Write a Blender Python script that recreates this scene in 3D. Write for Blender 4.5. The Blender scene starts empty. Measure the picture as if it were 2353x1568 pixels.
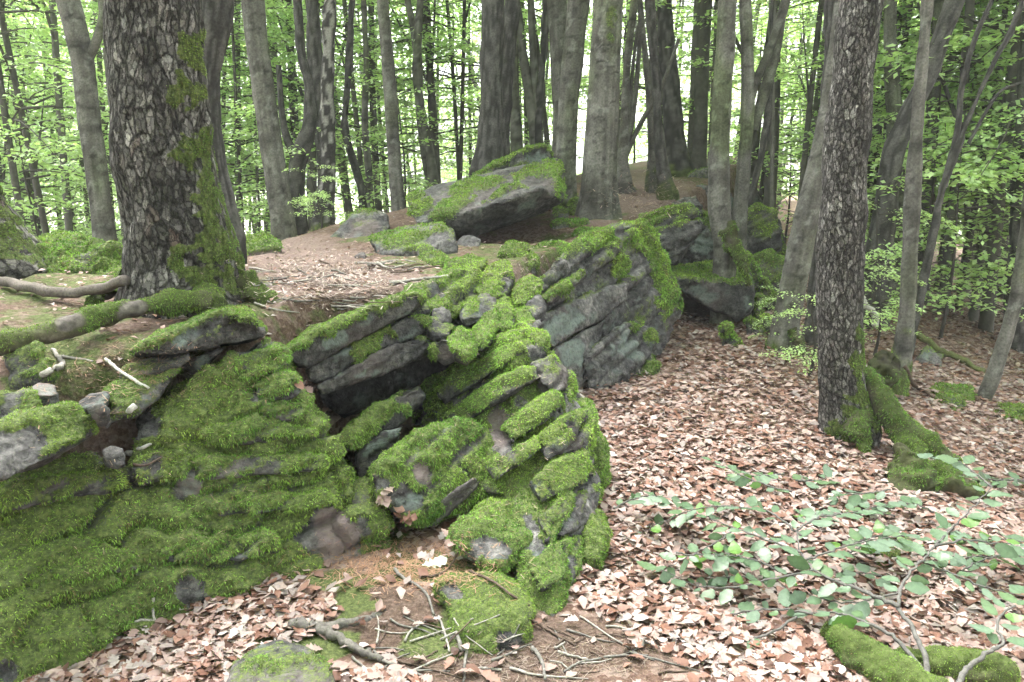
import bpy, bmesh, math, random
import numpy as np
from mathutils import Vector

RNG = np.random.default_rng(11)
random.seed(11)
sc = bpy.context.scene
COL = sc.collection

# ------------------------------------------------------------------ camera
CAM_H, PITCH, FPX, CX, CY = 1.6, math.radians(12.5), 1777.0, 1176.5, 784.0   # photo measured on a 2353 px wide copy
CS, SN = math.cos(PITCH), math.sin(PITCH)
cam_data = bpy.data.cameras.new('camera')
cam_data.sensor_width = 36.0
cam_data.lens = 36.0 * FPX / 2353.0
cam_data.clip_start, cam_data.clip_end = 0.05, 900.0
cam = bpy.data.objects.new('camera', cam_data)
cam.location = (0, 0, CAM_H)
cam.rotation_euler = (math.radians(90) - PITCH, 0, 0)
COL.objects.link(cam)
sc.camera = cam

# ------------------------------------------------------------------ sky, sun, exposure
SUN_EL, SUN_AZ = math.radians(64), math.radians(-32)
HAZE_DENSITY = 0.0020
world = bpy.data.worlds.new('World')
sc.world = world
world.use_nodes = True
wn = world.node_tree
wn.nodes.clear()
sky = wn.nodes.new('ShaderNodeTexSky')
sky.sky_type = 'NISHITA'
sky.sun_disc = False
sky.sun_elevation = SUN_EL
sky.sun_rotation = SUN_AZ
sky.air_density, sky.dust_density, sky.ozone_density = 1.0, 5.0, 1.0
hs = wn.nodes.new('ShaderNodeHueSaturation')
hs.inputs['Saturation'].default_value = 0.22
bg = wn.nodes.new('ShaderNodeBackground')
bg.inputs['Strength'].default_value = 0.15
wo = wn.nodes.new('ShaderNodeOutputWorld')
wn.links.new(sky.outputs[0], hs.inputs['Color'])
wn.links.new(hs.outputs[0], bg.inputs['Color'])
wn.links.new(bg.outputs[0], wo.inputs['Surface'])

sun_data = bpy.data.lights.new('sun', 'SUN')
sun_data.energy = 1.5
sun_data.angle = math.radians(30)
sun_data.color = (1.0, 0.97, 0.92)
sun = bpy.data.objects.new('sun', sun_data)
sun.rotation_euler = (math.radians(90) - SUN_EL, 0, math.radians(180) - SUN_AZ)
sun.location = (0, 0, 30)
COL.objects.link(sun)

vs = sc.view_settings
vs.view_transform = 'Standard'
vs.look = 'None'
vs.exposure = 2.95
vs.gamma = 1.0
cy = sc.cycles
cy.max_bounces = 6
cy.diffuse_bounces = 3
cy.adaptive_threshold = 0.02
cy.glossy_bounces = 2
cy.transmission_bounces = 4
cy.transparent_max_bounces = 4
cy.use_denoising = True
cy.caustics_reflective = cy.caustics_refractive = False

# ------------------------------------------------------------------ numeric helpers
def sstep(a, b, x):
    t = np.clip((x - a) / (b - a), 0, 1)
    return t * t * (3 - 2 * t)

_perm = np.random.default_rng(3).permutation(256)
_perm = np.concatenate([_perm, _perm, _perm])
_grad = np.random.default_rng(4).normal(size=(256, 3))
_grad /= np.linalg.norm(_grad, axis=1)[:, None]

def perlin(p, seed=0):
    p = np.asarray(p, float) + seed * 17.37
    i = np.floor(p).astype(int)
    f = p - i
    u = f * f * f * (f * (f * 6 - 15) + 10)
    i &= 255
    out = 0
    for dx in (0, 1):
        wx = u[:, 0] if dx else 1 - u[:, 0]
        a = _perm[i[:, 0] + dx]
        for dy in (0, 1):
            wy = u[:, 1] if dy else 1 - u[:, 1]
            b = _perm[a + i[:, 1] + dy]
            for dz in (0, 1):
                wz = u[:, 2] if dz else 1 - u[:, 2]
                g = _grad[_perm[b + i[:, 2] + dz]]
                d = g[:, 0] * (f[:, 0] - dx) + g[:, 1] * (f[:, 1] - dy) + g[:, 2] * (f[:, 2] - dz)
                out = out + wx * wy * wz * d
    return out * 1.6

def fbm(p, octaves=3, seed=0):
    p = np.asarray(p, float)
    a, s = 1.0, 0
    for k in range(octaves):
        s = s + a * perlin(p * (2.03 ** k), seed + k)
        a *= 0.5
    return s

def hash1(i, seed=0):
    v = np.sin(np.asarray(i, float) * 12.9898 + seed * 78.233 + 3.1) * 43758.5453
    return v - np.floor(v)

def worley2(u, v, seed=0, wrap=None):
    """nearest two cell distances and the id of the nearest cell, on a jittered unit grid; wrap = period in u"""
    iu, iv = np.floor(u).astype(int), np.floor(v).astype(int)
    f1 = np.full(u.shape, 9.0); f2 = np.full(u.shape, 9.0); cid = np.zeros(u.shape)
    for du in (-1, 0, 1):
        for dv in (-1, 0, 1):
            cu, cv = iu + du, iv + dv
            key = (cu % wrap if wrap else cu) * 57.0 + cv * 131.0
            px = cu + 0.12 + 0.76 * hash1(key, seed)
            py = cv + 0.12 + 0.76 * hash1(key, seed + 5)
            d = np.hypot(u - px, v - py)
            near = d < f1
            f2 = np.where(near, f1, np.minimum(f2, d))
            cid = np.where(near, hash1(key, seed + 9), cid)
            f1 = np.minimum(f1, d)
    return f1, f2, cid

def W(px, py, Y):
    """photo pixel + forward distance -> world point"""
    px, py, Y = np.asarray(px, float), np.asarray(py, float), np.asarray(Y, float)
    u, v = (px - CX) / FPX, (CY - py) / FPX
    t = Y / (CS + v * SN)
    return np.stack(np.broadcast_arrays(u * t, Y, CAM_H + (-SN + v * CS) * t), -1)

def project(p):
    x, y, z = p[:, 0], p[:, 1], p[:, 2] - CAM_H
    d = y * CS - z * SN
    h = y * SN + z * CS
    d = np.maximum(d, 0.05)
    return CX + FPX * x / d, CY - FPX * h / d

# the zoomed crops the outlines were read from: scale and offset back to the 2353 px copy
ZT = {'V': (1, 0, 0), 'Z4': (.3444, 0, 517), 'Z5': (.3444, 574.5, 517), 'Z6': (.4629, 1263.9, 517), 'Z7': (.3444, 0, 1028.4),
      'Z8': (.3444, 689.4, 1028.4), 'R1': (.4141, 1378.8, 1028.4), 'R2': (.3298, 1321, 287), 'R3': (.2442, 861.8, 287.3),
      'R4': (.2686, 0, 287.3), 'R5': (.2931, 1781, 517)}

def zz(tag, pts):
    s, ox, oy = ZT[tag]
    return [(ox + s * p[0], oy + s * p[1]) + tuple(p[2:]) for p in pts]

def ze(tag, blobs):
    s, ox, oy = ZT[tag]
    return [(ox + s * b[0], oy + s * b[1], s * b[2], s * b[3]) + tuple(b[4:]) for b in blobs]

# ------------------------------------------------------------------ mesh helpers
class G:
    def __init__(self):
        self.v, self.f, self.c, self.n = [], [], [], 0
    def add(self, v, f, c=None):
        v = np.asarray(v, float).reshape(-1, 3)
        self.v.append(v)
        for a in (f if isinstance(f, list) else [f]):
            self.f.append(np.asarray(a, int) + self.n)
        if c is not None:
            c = np.asarray(c, float)
            self.c.append(np.broadcast_to(c, (len(v), c.shape[-1])))
        self.n += len(v)
    def build(self, name, mat, parent=None, smooth=True):
        return build(name, np.concatenate(self.v), self.f, mat, parent, np.concatenate(self.c) if self.c else None, smooth)

def build_mesh(name, v, faces, mat, col=None, smooth=True, vec=None):
    me = bpy.data.meshes.new(name)
    me.vertices.add(len(v))
    me.vertices.foreach_set('co', np.ascontiguousarray(v, dtype=np.float32).ravel())
    sizes = np.concatenate([np.full(len(f), f.shape[1]) for f in faces if len(f)])
    loops = np.concatenate([f.ravel() for f in faces if len(f)])
    me.loops.add(len(loops))
    me.loops.foreach_set('vertex_index', loops.astype(np.int32))
    me.polygons.add(len(sizes))
    starts = np.concatenate([[0], np.cumsum(sizes)[:-1]])
    me.polygons.foreach_set('loop_start', starts.astype(np.int32))
    me.polygons.foreach_set('use_smooth', np.full(len(sizes), smooth))
    if col is not None:
        at = me.attributes.new('col', 'FLOAT_COLOR', 'POINT')
        c4 = np.ones((len(v), 4), np.float32)
        c4[:, :col.shape[1]] = col
        at.data.foreach_set('color', c4.ravel())
    if vec is not None:
        at = me.attributes.new('bark', 'FLOAT_VECTOR', 'POINT')
        at.data.foreach_set('vector', np.ascontiguousarray(vec, dtype=np.float32).ravel())
    me.update(calc_edges=True)
    if mat is not None:
        me.materials.append(mat)
    return me

def link(name, me, parent=None):
    o = bpy.data.objects.new(name, me)
    COL.objects.link(o)
    if parent is not None:
        o.parent = parent
    return o

def build(name, v, faces, mat, parent=None, col=None, smooth=True):
    return link(name, build_mesh(name, v, faces, mat, col, smooth), parent)

def tag(o, label, cat, group=None, kind=None):
    o['label'] = label
    if cat:
        o['category'] = cat
    if group:
        o['group'] = group
    if kind:
        o['kind'] = kind
    return o

def empty(name, loc=(0, 0, 0)):
    o = bpy.data.objects.new(name, None)
    o.location = loc
    o.empty_display_size = 0.1
    COL.objects.link(o)
    return o

def catmull(pts, n):
    """smooth resampling of a polyline (any number of columns)"""
    p = np.asarray(pts, float)
    if len(p) == 2:
        t = np.linspace(0, 1, n)[:, None]
        return p[0] * (1 - t) + p[1] * t
    q = np.vstack([2 * p[0] - p[1], p, 2 * p[-1] - p[-2]])
    seg = np.linalg.norm(np.diff(p[:, :3], axis=0), axis=1)
    cum = np.concatenate([[0], np.cumsum(seg)])
    s = np.linspace(0, cum[-1], n)
    k = np.clip(np.searchsorted(cum, s, side='right') - 1, 0, len(p) - 2)
    t = ((s - cum[k]) / np.maximum(seg[k], 1e-9))[:, None]
    a, b, c, d = q[k], q[k + 1], q[k + 2], q[k + 3]
    return 0.5 * (2 * b + (c - a) * t + (2 * a - 5 * b + 4 * c - d) * t * t + (3 * b - a - 3 * c + d) * t ** 3)

def frames(c):
    t = np.gradient(c, axis=0)
    t /= np.maximum(np.linalg.norm(t, axis=1), 1e-9)[:, None]
    ref = np.array([0.31, 0.95, 0.05]) if abs(t[0][1]) < 0.8 else np.array([1.0, 0.1, 0.1])
    a = np.cross(t, ref); a /= np.maximum(np.linalg.norm(a, axis=1), 1e-9)[:, None]
    b = np.cross(t, a)
    return t, a, b

def tube(g, pts, radii, sides=6, col=(0.1, 0.1, 0.1), bump=0.0):
    c = np.asarray(pts, float); r = np.asarray(radii, float)
    n = len(c)
    t, a, b = frames(c)
    th = np.linspace(0, 2 * np.pi, sides, endpoint=False)
    rr = r[:, None] * (1 + (bump * RNG.normal(size=(n, sides)) if bump else 0))
    v = c[:, None] + rr[..., None] * (np.cos(th)[None, :, None] * a[:, None] + np.sin(th)[None, :, None] * b[:, None])
    i = np.arange(n - 1)[:, None] * sides
    j = np.arange(sides)[None]
    k = (j + 1) % sides
    q = np.stack([i + j, i + k, i + sides + k, i + sides + j], -1).reshape(-1, 4)
    caps = [np.arange(sides)[None, ::-1], np.arange(sides)[None] + (n - 1) * sides]
    col = np.asarray(col, float)
    if col.ndim == 2 and len(col) == n:
        col = np.repeat(col, sides, axis=0)
    g.add(v.reshape(-1, 3), [q] + caps, col)

# ------------------------------------------------------------------ materials
def new_mat(name):
    m = bpy.data.materials.new(name)
    m.use_nodes = True
    nt = m.node_tree
    nt.nodes.clear()
    out = nt.nodes.new('ShaderNodeOutputMaterial')
    return m, nt, out

def N(nt, kind, **kw):
    n = nt.nodes.new(kind)
    for k, v in kw.items():
        if k.startswith('i_'):
            key = k[2:].replace('_', ' ')
            n.inputs[int(key) if key.isdigit() else key].default_value = v
        else:
            setattr(n, k, v)
    return n

def noise(nt, vec, scale, detail=4, rough=0.6):
    n = N(nt, 'ShaderNodeTexNoise', i_Scale=scale, i_Detail=detail, i_Roughness=rough)
    nt.links.new(vec, n.inputs['Vector'])
    return n.outputs['Fac']

def ramp(nt, fac, stops):
    r = nt.nodes.new('ShaderNodeValToRGB')
    e = r.color_ramp.elements
    while len(e) < len(stops):
        e.new(0.5)
    for k, (p, c) in enumerate(stops):
        e[k].position = p
        e[k].color = tuple(c) + (1,) if len(c) == 3 else c
    nt.links.new(fac, r.inputs[0])
    return r.outputs[0]

def mix(nt, fac, a, b, mode='MIX'):
    m = N(nt, 'ShaderNodeMix', data_type='RGBA', blend_type=mode)
    for sock, val in ((m.inputs[0], fac), (m.inputs[6], a), (m.inputs[7], b)):
        if isinstance(val, bpy.types.NodeSocket):
            nt.links.new(val, sock)
        elif isinstance(val, (int, float)):
            sock.default_value = val
        else:
            sock.default_value = tuple(val) + (1,)
    return m.outputs[2]

def math_(nt, op, a, b=None, clamp=False):
    m = N(nt, 'ShaderNodeMath', operation=op, use_clamp=clamp)
    for k, v in enumerate((a, b)):
        if v is None:
            continue
        if isinstance(v, (int, float)):
            m.inputs[k].default_value = v
        else:
            nt.links.new(v, m.inputs[k])
    return m.outputs[0]

def bump(nt, height, strength, dist, prev=None):
    b = N(nt, 'ShaderNodeBump', i_Strength=strength, i_Distance=dist)
    nt.links.new(height, b.inputs['Height'])
    if prev is not None:
        nt.links.new(prev, b.inputs['Normal'])
    return b.outputs[0]

def geo_pos(nt):
    return N(nt, 'ShaderNodeNewGeometry').outputs['Position']

def attr(nt, name='col'):
    a = N(nt, 'ShaderNodeAttribute', attribute_name=name)
    s = N(nt, 'ShaderNodeSeparateColor')
    nt.links.new(a.outputs['Color'], s.inputs[0])
    return a.outputs['Color'], s.outputs[0], s.outputs[1], s.outputs[2]

def principled(nt, out, color, rough=0.85, normal=None, spec=0.3):
    p = N(nt, 'ShaderNodeBsdfPrincipled', i_Roughness=rough)
    p.inputs['Specular IOR Level'].default_value = spec
    if isinstance(color, bpy.types.NodeSocket):
        nt.links.new(color, p.inputs['Base Color'])
    else:
        p.inputs['Base Color'].default_value = tuple(color) + (1,)
    if normal is not None:
        nt.links.new(normal, p.inputs['Normal'])
    nt.links.new(p.outputs[0], out.inputs['Surface'])
    return p

def N_noise_color(nt, vec, scale):
    n = N(nt, 'ShaderNodeTexNoise', i_Scale=scale, i_Detail=3.0)
    nt.links.new(vec, n.inputs['Vector'])
    return n.outputs['Color']

def mat_rock():
    """col attribute: red = moss, green = pale lichen, blue = reddish stone"""
    m, nt, out = new_mat('weathered_sandstone')
    pos = geo_pos(nt)
    _, moss, lich, red = attr(nt)
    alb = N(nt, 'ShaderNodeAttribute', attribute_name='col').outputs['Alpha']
    n1 = noise(nt, pos, 3.5, 5, 0.65)
    n2 = noise(nt, pos, 28, 5, 0.7)
    base = ramp(nt, n1, [(0.30, (0.030, 0.029, 0.032)), (0.5, (0.080, 0.077, 0.080)), (0.70, (0.19, 0.18, 0.18))])
    speck = ramp(nt, n2, [(0.32, (0.22, 0.22, 0.22)), (0.5, (0.95, 0.95, 0.95)), (0.66, (1.75, 1.72, 1.68))])
    base = mix(nt, 0.85, base, speck, 'MULTIPLY')
    crust = noise(nt, pos, 95, 3, 0.7)
    base = mix(nt, ramp(nt, crust, [(0.60, (0, 0, 0)), (0.68, (0.7, 0.7, 0.7))]), base, (0.20, 0.205, 0.195))
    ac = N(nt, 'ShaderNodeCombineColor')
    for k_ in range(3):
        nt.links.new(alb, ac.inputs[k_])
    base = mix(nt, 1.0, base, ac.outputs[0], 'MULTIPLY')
    redc = mix(nt, n2, (0.13, 0.098, 0.097), (0.27, 0.212, 0.208))
    base = mix(nt, red, base, redc)
    ln = noise(nt, pos, 45, 4, 0.75)
    lf = math_(nt, 'MULTIPLY', lich, ramp(nt, ln, [(0.36, (0.25, 0.25, 0.25)), (0.52, (1, 1, 1))]))
    base = mix(nt, lf, base, mix(nt, n2, (0.10, 0.125, 0.115), (0.22, 0.26, 0.245)))
    mn = noise(nt, pos, 60, 4, 0.7)
    mossc = ramp(nt, mn, [(0.3, (0.030, 0.042, 0.014)), (0.5, (0.085, 0.115, 0.032)), (0.7, (0.18, 0.215, 0.062))])
    edge = math_(nt, 'ADD', moss, math_(nt, 'MULTIPLY', math_(nt, 'SUBTRACT', mn, 0.5), 0.9))
    mf = ramp(nt, edge, [(0.34, (0, 0, 0)), (0.56, (1, 1, 1))])
    base = mix(nt, mf, base, mossc)
    st = N(nt, 'ShaderNodeMapping')
    st.inputs['Rotation'].default_value = (0.10, 0.42, 0)
    st.inputs['Scale'].default_value = (3.0, 3.0, 34.0)
    nt.links.new(pos, st.inputs['Vector'])
    s1 = noise(nt, st.outputs[0], 1.0, 3, 0.6)
    b = bump(nt, s1, 0.8, 0.014)
    b = bump(nt, n2, 0.9, 0.014, b)
    vc = N(nt, 'ShaderNodeTexVoronoi', feature='DISTANCE_TO_EDGE', i_Scale=16.0)
    wv_ = mix(nt, 0.12, pos, N_noise_color(nt, pos, 9.0))
    nt.links.new(wv_, vc.inputs['Vector'])
    b = bump(nt, ramp(nt, vc.outputs['Distance'], [(0.0, (0, 0, 0)), (0.045, (1, 1, 1))]), 0.45, 0.010, b)
    b = bump(nt, noise(nt, pos, 130, 5, 0.75), 0.85, 0.007, b)
    principled(nt, out, base, 0.80, b, 0.3)
    return m

def mat_vcol(name, rough=0.8, trans=0.0, spec=0.25, var=0.25, scale=40, bumpd=0.0, add=False):
    """colour from the col attribute with a little procedural mottling; trans = share of light let through (leaves, moss)"""
    m, nt, out = new_mat(name)
    pos = geo_pos(nt)
    c = attr(nt)[0]
    n = noise(nt, pos, scale, 4, 0.65)
    f = ramp(nt, n, [(0.3, (1 - var,) * 3), (0.7, (1 + var,) * 3)])
    c = mix(nt, 1.0, c, f, 'MULTIPLY')
    nb = bump(nt, n, 0.6, bumpd) if bumpd else None
    p = principled(nt, out, c, rough, nb, spec)
    if trans:
        t = N(nt, 'ShaderNodeBsdfTranslucent')
        nt.links.new(mix(nt, 1.0, c, (1.12, 1.18, 0.72), 'MULTIPLY'), t.inputs['Color'])
        if add:
            ms = N(nt, 'ShaderNodeAddShader')
            nt.links.new(p.outputs[0], ms.inputs[0])
            nt.links.new(t.outputs[0], ms.inputs[1])
        else:
            ms = N(nt, 'ShaderNodeMixShader', i_0=trans)
            nt.links.new(p.outputs[0], ms.inputs[1])
            nt.links.new(t.outputs[0], ms.inputs[2])
        nt.links.new(ms.outputs[0], out.inputs['Surface'])
    return m

def mat_oakbark(name, cu, ch, gain, lift=1.0):
    """plated bark drawn round the stem: the bark attribute holds arc length, height and a seed; col is a tint, its alpha the moss"""
    m, nt, out = new_mat(name)
    pos = geo_pos(nt)
    vec = N(nt, 'ShaderNodeAttribute', attribute_name='bark').outputs['Vector']
    ca = N(nt, 'ShaderNodeAttribute', attribute_name='col')
    def cells(su, sh, warp, wscale):
        mp = N(nt, 'ShaderNodeMapping')
        mp.inputs['Scale'].default_value = (1 / su, 1 / sh, 1.0)
        nt.links.new(vec, mp.inputs['Vector'])
        nz = N(nt, 'ShaderNodeTexNoise', i_Scale=wscale, i_Detail=5.0, i_Roughness=0.65)
        nt.links.new(mp.outputs[0], nz.inputs['Vector'])
        sub_ = N(nt, 'ShaderNodeVectorMath', operation='SUBTRACT'); sub_.inputs[1].default_value = (0.5, 0.5, 0.5)
        nt.links.new(nz.outputs['Color'], sub_.inputs[0])
        scl = N(nt, 'ShaderNodeVectorMath', operation='SCALE'); scl.inputs['Scale'].default_value = warp
        nt.links.new(sub_.outputs[0], scl.inputs[0])
        add_ = N(nt, 'ShaderNodeVectorMath', operation='ADD')
        nt.links.new(mp.outputs[0], add_.inputs[0]); nt.links.new(scl.outputs[0], add_.inputs[1])
        w = add_.outputs[0]
        e = N(nt, 'ShaderNodeTexVoronoi', voronoi_dimensions='2D', feature='DISTANCE_TO_EDGE', i_Scale=1.0)
        f = N(nt, 'ShaderNodeTexVoronoi', voronoi_dimensions='2D', i_Scale=1.0)
        nt.links.new(w, e.inputs['Vector']); nt.links.new(w, f.inputs['Vector'])
        return e.outputs['Distance'], f.outputs['Color']
    d1, c1 = cells(cu, ch, 1.5, 1.1)
    d2, c2 = cells(cu * .55, ch * .36, 1.6, 1.3)
    wn_ = noise(nt, vec, 30.0, 4, 0.7)
    d1 = math_(nt, 'ADD', d1, math_(nt, 'MULTIPLY', math_(nt, 'SUBTRACT', wn_, 0.48), 0.42))
    k1 = ramp(nt, d1, [(0.0, (0, 0, 0)), (0.17, (1, 1, 1))])
    k2 = ramp(nt, d2, [(0.0, (0.35, 0.35, 0.35)), (0.12, (1, 1, 1))])
    fine = noise(nt, pos, 160, 4, 0.7)
    r1 = N(nt, 'ShaderNodeSeparateColor'); nt.links.new(c1, r1.inputs[0])
    r2 = N(nt, 'ShaderNodeSeparateColor'); nt.links.new(c2, r2.inputs[0])
    g1 = ramp(nt, r1.outputs[0], [(0.0, (0.40, 0.39, 0.38)), (0.55, (0.85, 0.83, 0.82)), (0.86, (1.15, 1.13, 1.12)), (1.0, (1.75, 1.76, 1.75))])
    g2 = ramp(nt, r2.outputs[1], [(0.0, (0.55, 0.53, 0.52)), (0.6, (1.0, 1.0, 1.0)), (1.0, (1.6, 1.58, 1.55))])
    c = mix(nt, 1.0, ca.outputs['Color'], g1, 'MULTIPLY')
    c = mix(nt, 1.0, c, g2, 'MULTIPLY')
    c = mix(nt, 1.0, c, ramp(nt, fine, [(0.3, (0.6, 0.6, 0.6)), (0.7, (1.4, 1.4, 1.4))]), 'MULTIPLY')
    red = ramp(nt, r1.outputs[2], [(0.95, (0, 0, 0)), (0.97, (1, 1, 1))])
    c = mix(nt, math_(nt, 'MULTIPLY', red, lift), c, (0.12, 0.075, 0.062))
    c = mix(nt, k1, (0.022, 0.020, 0.018), c)
    c = mix(nt, 1.0, c, k2, 'MULTIPLY')
    mn = noise(nt, pos, 45, 4, 0.7)
    mf = ramp(nt, math_(nt, 'ADD', ca.outputs['Alpha'], math_(nt, 'MULTIPLY', math_(nt, 'SUBTRACT', mn, 0.5), 1.3)), [(0.38, (0, 0, 0)), (0.58, (1, 1, 1))])
    mossc = ramp(nt, mn, [(0.3, (0.028, 0.036, 0.013)), (0.5, (0.070, 0.090, 0.027)), (0.7, (0.14, 0.165, 0.055))])
    c = mix(nt, mf, c, mossc)
    b = bump(nt, k1, 0.9, 0.020 * gain)
    b = bump(nt, math_(nt, 'ADD', k2, math_(nt, 'MULTIPLY', r2.outputs[2], 0.8)), 0.8, 0.007 * gain, b)
    b = bump(nt, fine, 0.8, 0.005, b)
    principled(nt, out, c, 0.88, b, 0.2)
    return m

def mat_ground():
    """col attribute: red = moss, green = leaf-litter mould, blue = trodden red soil"""
    m, nt, out = new_mat('forest_floor')
    pos = geo_pos(nt)
    _, moss, lit, soil = attr(nt)
    n1 = noise(nt, pos, 9, 5, 0.7)
    n2 = noise(nt, pos, 70, 5, 0.75)
    vor = N(nt, 'ShaderNodeTexVoronoi', i_Scale=38.0)
    nt.links.new(pos, vor.inputs['Vector'])
    humus = ramp(nt, n2, [(0.3, (0.035, 0.024, 0.019)), (0.5, (0.085, 0.058, 0.045)), (0.72, (0.21, 0.15, 0.125))])
    flake = ramp(nt, vor.outputs['Color'], [(0.25, (0.12, 0.070, 0.054)), (0.5, (0.235, 0.150, 0.122)), (0.75, (0.36, 0.27, 0.235))])
    c = mix(nt, math_(nt, 'MULTIPLY', lit, 0.75), humus, flake)
    soilc = ramp(nt, n2, [(0.3, (0.085, 0.058, 0.050)), (0.55, (0.185, 0.135, 0.120)), (0.75, (0.32, 0.25, 0.225))])
    c = mix(nt, soil, c, soilc)
    mossc = ramp(nt, n2, [(0.3, (0.030, 0.040, 0.016)), (0.5, (0.080, 0.100, 0.036)), (0.7, (0.16, 0.185, 0.070))])
    edge = math_(nt, 'ADD', moss, math_(nt, 'MULTIPLY', math_(nt, 'SUBTRACT', n1, 0.5), 1.1))
    c = mix(nt, ramp(nt, edge, [(0.38, (0, 0, 0)), (0.58, (1, 1, 1))]), c, mossc)
    b = bump(nt, n1, 0.6, 0.05)
    b = bump(nt, vor.outputs['Distance'], 0.5, 0.012, b)
    b = bump(nt, n2, 0.8, 0.012, b)
    principled(nt, out, c, 0.92, b, 0.15)
    return m

M_ROCK = mat_rock()
M_MOSS = mat_vcol('moss_fronds', 0.85, 0.28, 0.15, 0.35, 25)
M_BARK = mat_vcol('tree_bark', 0.88, 0.0, 0.2, 0.38, 55, 0.008)
M_FARBARK = mat_vcol('far_bark', 0.9, 0.0, 0.15, 0.30, 9)
M_LEAF = mat_vcol('living_leaf', 0.45, 0.5, 0.45, 0.15, 30, 0.0, True)
M_NEARLEAF = mat_vcol('sapling_leaf', 0.42, 0.30, 0.5, 0.18, 60)
M_DEAD = mat_vcol('dead_leaf', 0.6, 0.12, 0.35, 0.22, 50)
M_WOOD = mat_vcol('dead_wood', 0.85, 0.0, 0.2, 0.4, 80, 0.004)
M_GROUND = mat_ground()
M_PLATE = mat_oakbark('plated_oak_bark', 0.040, 0.105, 1.0, 0.55)
M_SCALE = mat_oakbark('scaly_oak_bark', 0.026, 0.062, 0.7, 0.0)

# ------------------------------------------------------------------ terrain
RIDGE = np.array([(-40, 1.5), (-6, 2.72), (-1.85, 2.78), (-1.25, 3.35), (-0.9, 4.05), (-0.35, 4.5), (0.0, 4.9), (0.3, 5.7), (0.78, 6.8),
                  (1.6, 8.4), (2.6, 10.2), (3.7, 13), (6, 19), (14, 42), (45, 120), (110, 260)], float)
CREST_Y = [1, 2.4, 2.8, 3.3, 4, 6, 8, 10, 12, 20, 40, 260]
CREST_Z = [.55, .60, .74, .88, .93, 1.0, 1.14, 1.36, 1.52, 1.9, 2.2, 2.5]

def ridge_side(x, y):
    """signed distance to the ridge edge: positive on the low (leaf gully) side"""
    best = np.full(x.shape, 1e9); sgn = np.ones(x.shape)
    for (ax, ay), (bx, by) in zip(RIDGE[:-1], RIDGE[1:]):
        dx, dy = bx - ax, by - ay
        t = np.clip(((x - ax) * dx + (y - ay) * dy) / (dx * dx + dy * dy), 0, 1)
        qx, qy = x - ax - t * dx, y - ay - t * dy
        d = np.hypot(qx, qy)
        near = d < best
        sgn = np.where(near, np.where(dx * qy - dy * qx > 0, -1.0, 1.0), sgn)
        best = np.minimum(best, d)
    return best * sgn

def ground_z(x, y, fine=True):
    x, y = np.atleast_1d(np.asarray(x, float)), np.atleast_1d(np.asarray(y, float))
    s = ridge_side(x, y)
    up = np.interp(y, CREST_Y, CREST_Z)
    back = np.maximum(-s - 2.9, 0)
    up = up - np.where(y > 4.5, 1, sstep(2, 5, y)) * 0.26 * back ** 1.25 / (1 + back * 0.10)
    up = up - 0.085 * np.maximum(-s - 0.9, 0) * sstep(4.6, 7.2, y) * sstep(-60, 0, s)
    low = 0.018 * np.clip(y - 3, 0, 8) + 0.014 * np.clip(y - 5, 0, 5) - 0.23 * np.maximum(s - 1.45, 0) ** 1.1 * sstep(2.0, 5.0, y) - 0.055 * (1 - sstep(2.6, 3.6, y))
    low = np.maximum(low, -9 - 0.02 * y)
    up = np.maximum(up, -9 - 0.02 * y)
    z = low + (up - low) * (1 - sstep(-0.16, 0.12, s))
    if fine:
        p = np.stack([x, y, np.zeros_like(x)], -1)
        far = np.clip(np.hypot(x, y) / 12, 0.0, 6)
        z = z + 0.035 * fbm(p * 1.7, 3, 5) + 0.012 * fbm(p * 7, 2, 8) + far * 0.10 * fbm(p * 0.16, 2, 9)
        hump = np.exp(-(((x + 0.42) / 0.6) ** 2 + ((y - 2.75) / 0.35) ** 2))
        z = z + 0.05 * hump - 0.26 * np.exp(-(((x - 0.05) / 0.5) ** 2 + ((y - 7.25) / 0.5) ** 2))
    return z

def axis(lo, hi, a, b, step, grow=1.055):
    m = list(np.arange(a, b, step))
    s, v = step, m[-1]
    while v < hi:
        s *= grow; v += s; m.append(v)
    s, v = step, m[0]
    pre = []
    while v > lo:
        s *= grow; v -= s; pre.append(v)
    return np.array(pre[::-1] + m)

def ellipses(px, py, blobs, warp=0):
    """soft union of ellipses (cx, cy, rx, ry[, degrees]) in photo pixels"""
    out = np.zeros(px.shape)
    for b in blobs:
        cx, cy_, rx, ry = b[:4]
        a = math.radians(b[4]) if len(b) > 4 else 0
        dx, dy = px - cx, -(py - cy_)
        u, v = dx * math.cos(a) + dy * math.sin(a), -dx * math.sin(a) + dy * math.cos(a)
        d = np.hypot(u / rx, v / ry) + warp
        out = np.maximum(out, 1 - sstep(0.78, 1.12, d))
    return out

gx = axis(-170, 170, -3.4, 4.6, 0.048)
gy = axis(-6, 300, 1.7, 8.2, 0.048)
XX, YY = np.meshgrid(gx, gy)
xf, yf = XX.ravel(), YY.ravel()
zf = ground_z(xf, yf)
side = ridge_side(xf, yf)
gp = np.stack([xf, yf, zf], -1)
qx, qy = project(gp)
front = yf > 1.0
wv = 0.35 * fbm(gp * 5, 2, 21)
moss_g = 0.18 + 0.42 * fbm(gp * 2.2, 3, 31) + np.where(side < 0, 0.16, -0.25)
moss_b = ellipses(qx, qy, [(120, 760, 190, 70), (330, 800, 150, 40), (560, 700, 120, 40), (760, 735, 150, 30, 12), (980, 600, 110, 34), (1180, 590, 120, 40), (330, 900, 110, 60), (130, 640, 200, 60),
                           (800, 1390, 60, 30), (960, 1300, 120, 45), (1120, 1400, 120, 90), (1000, 1480, 100, 40), (870, 1230, 80, 40), (690, 1480, 120, 60), (780, 1330, 90, 30)], wv) * front
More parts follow.
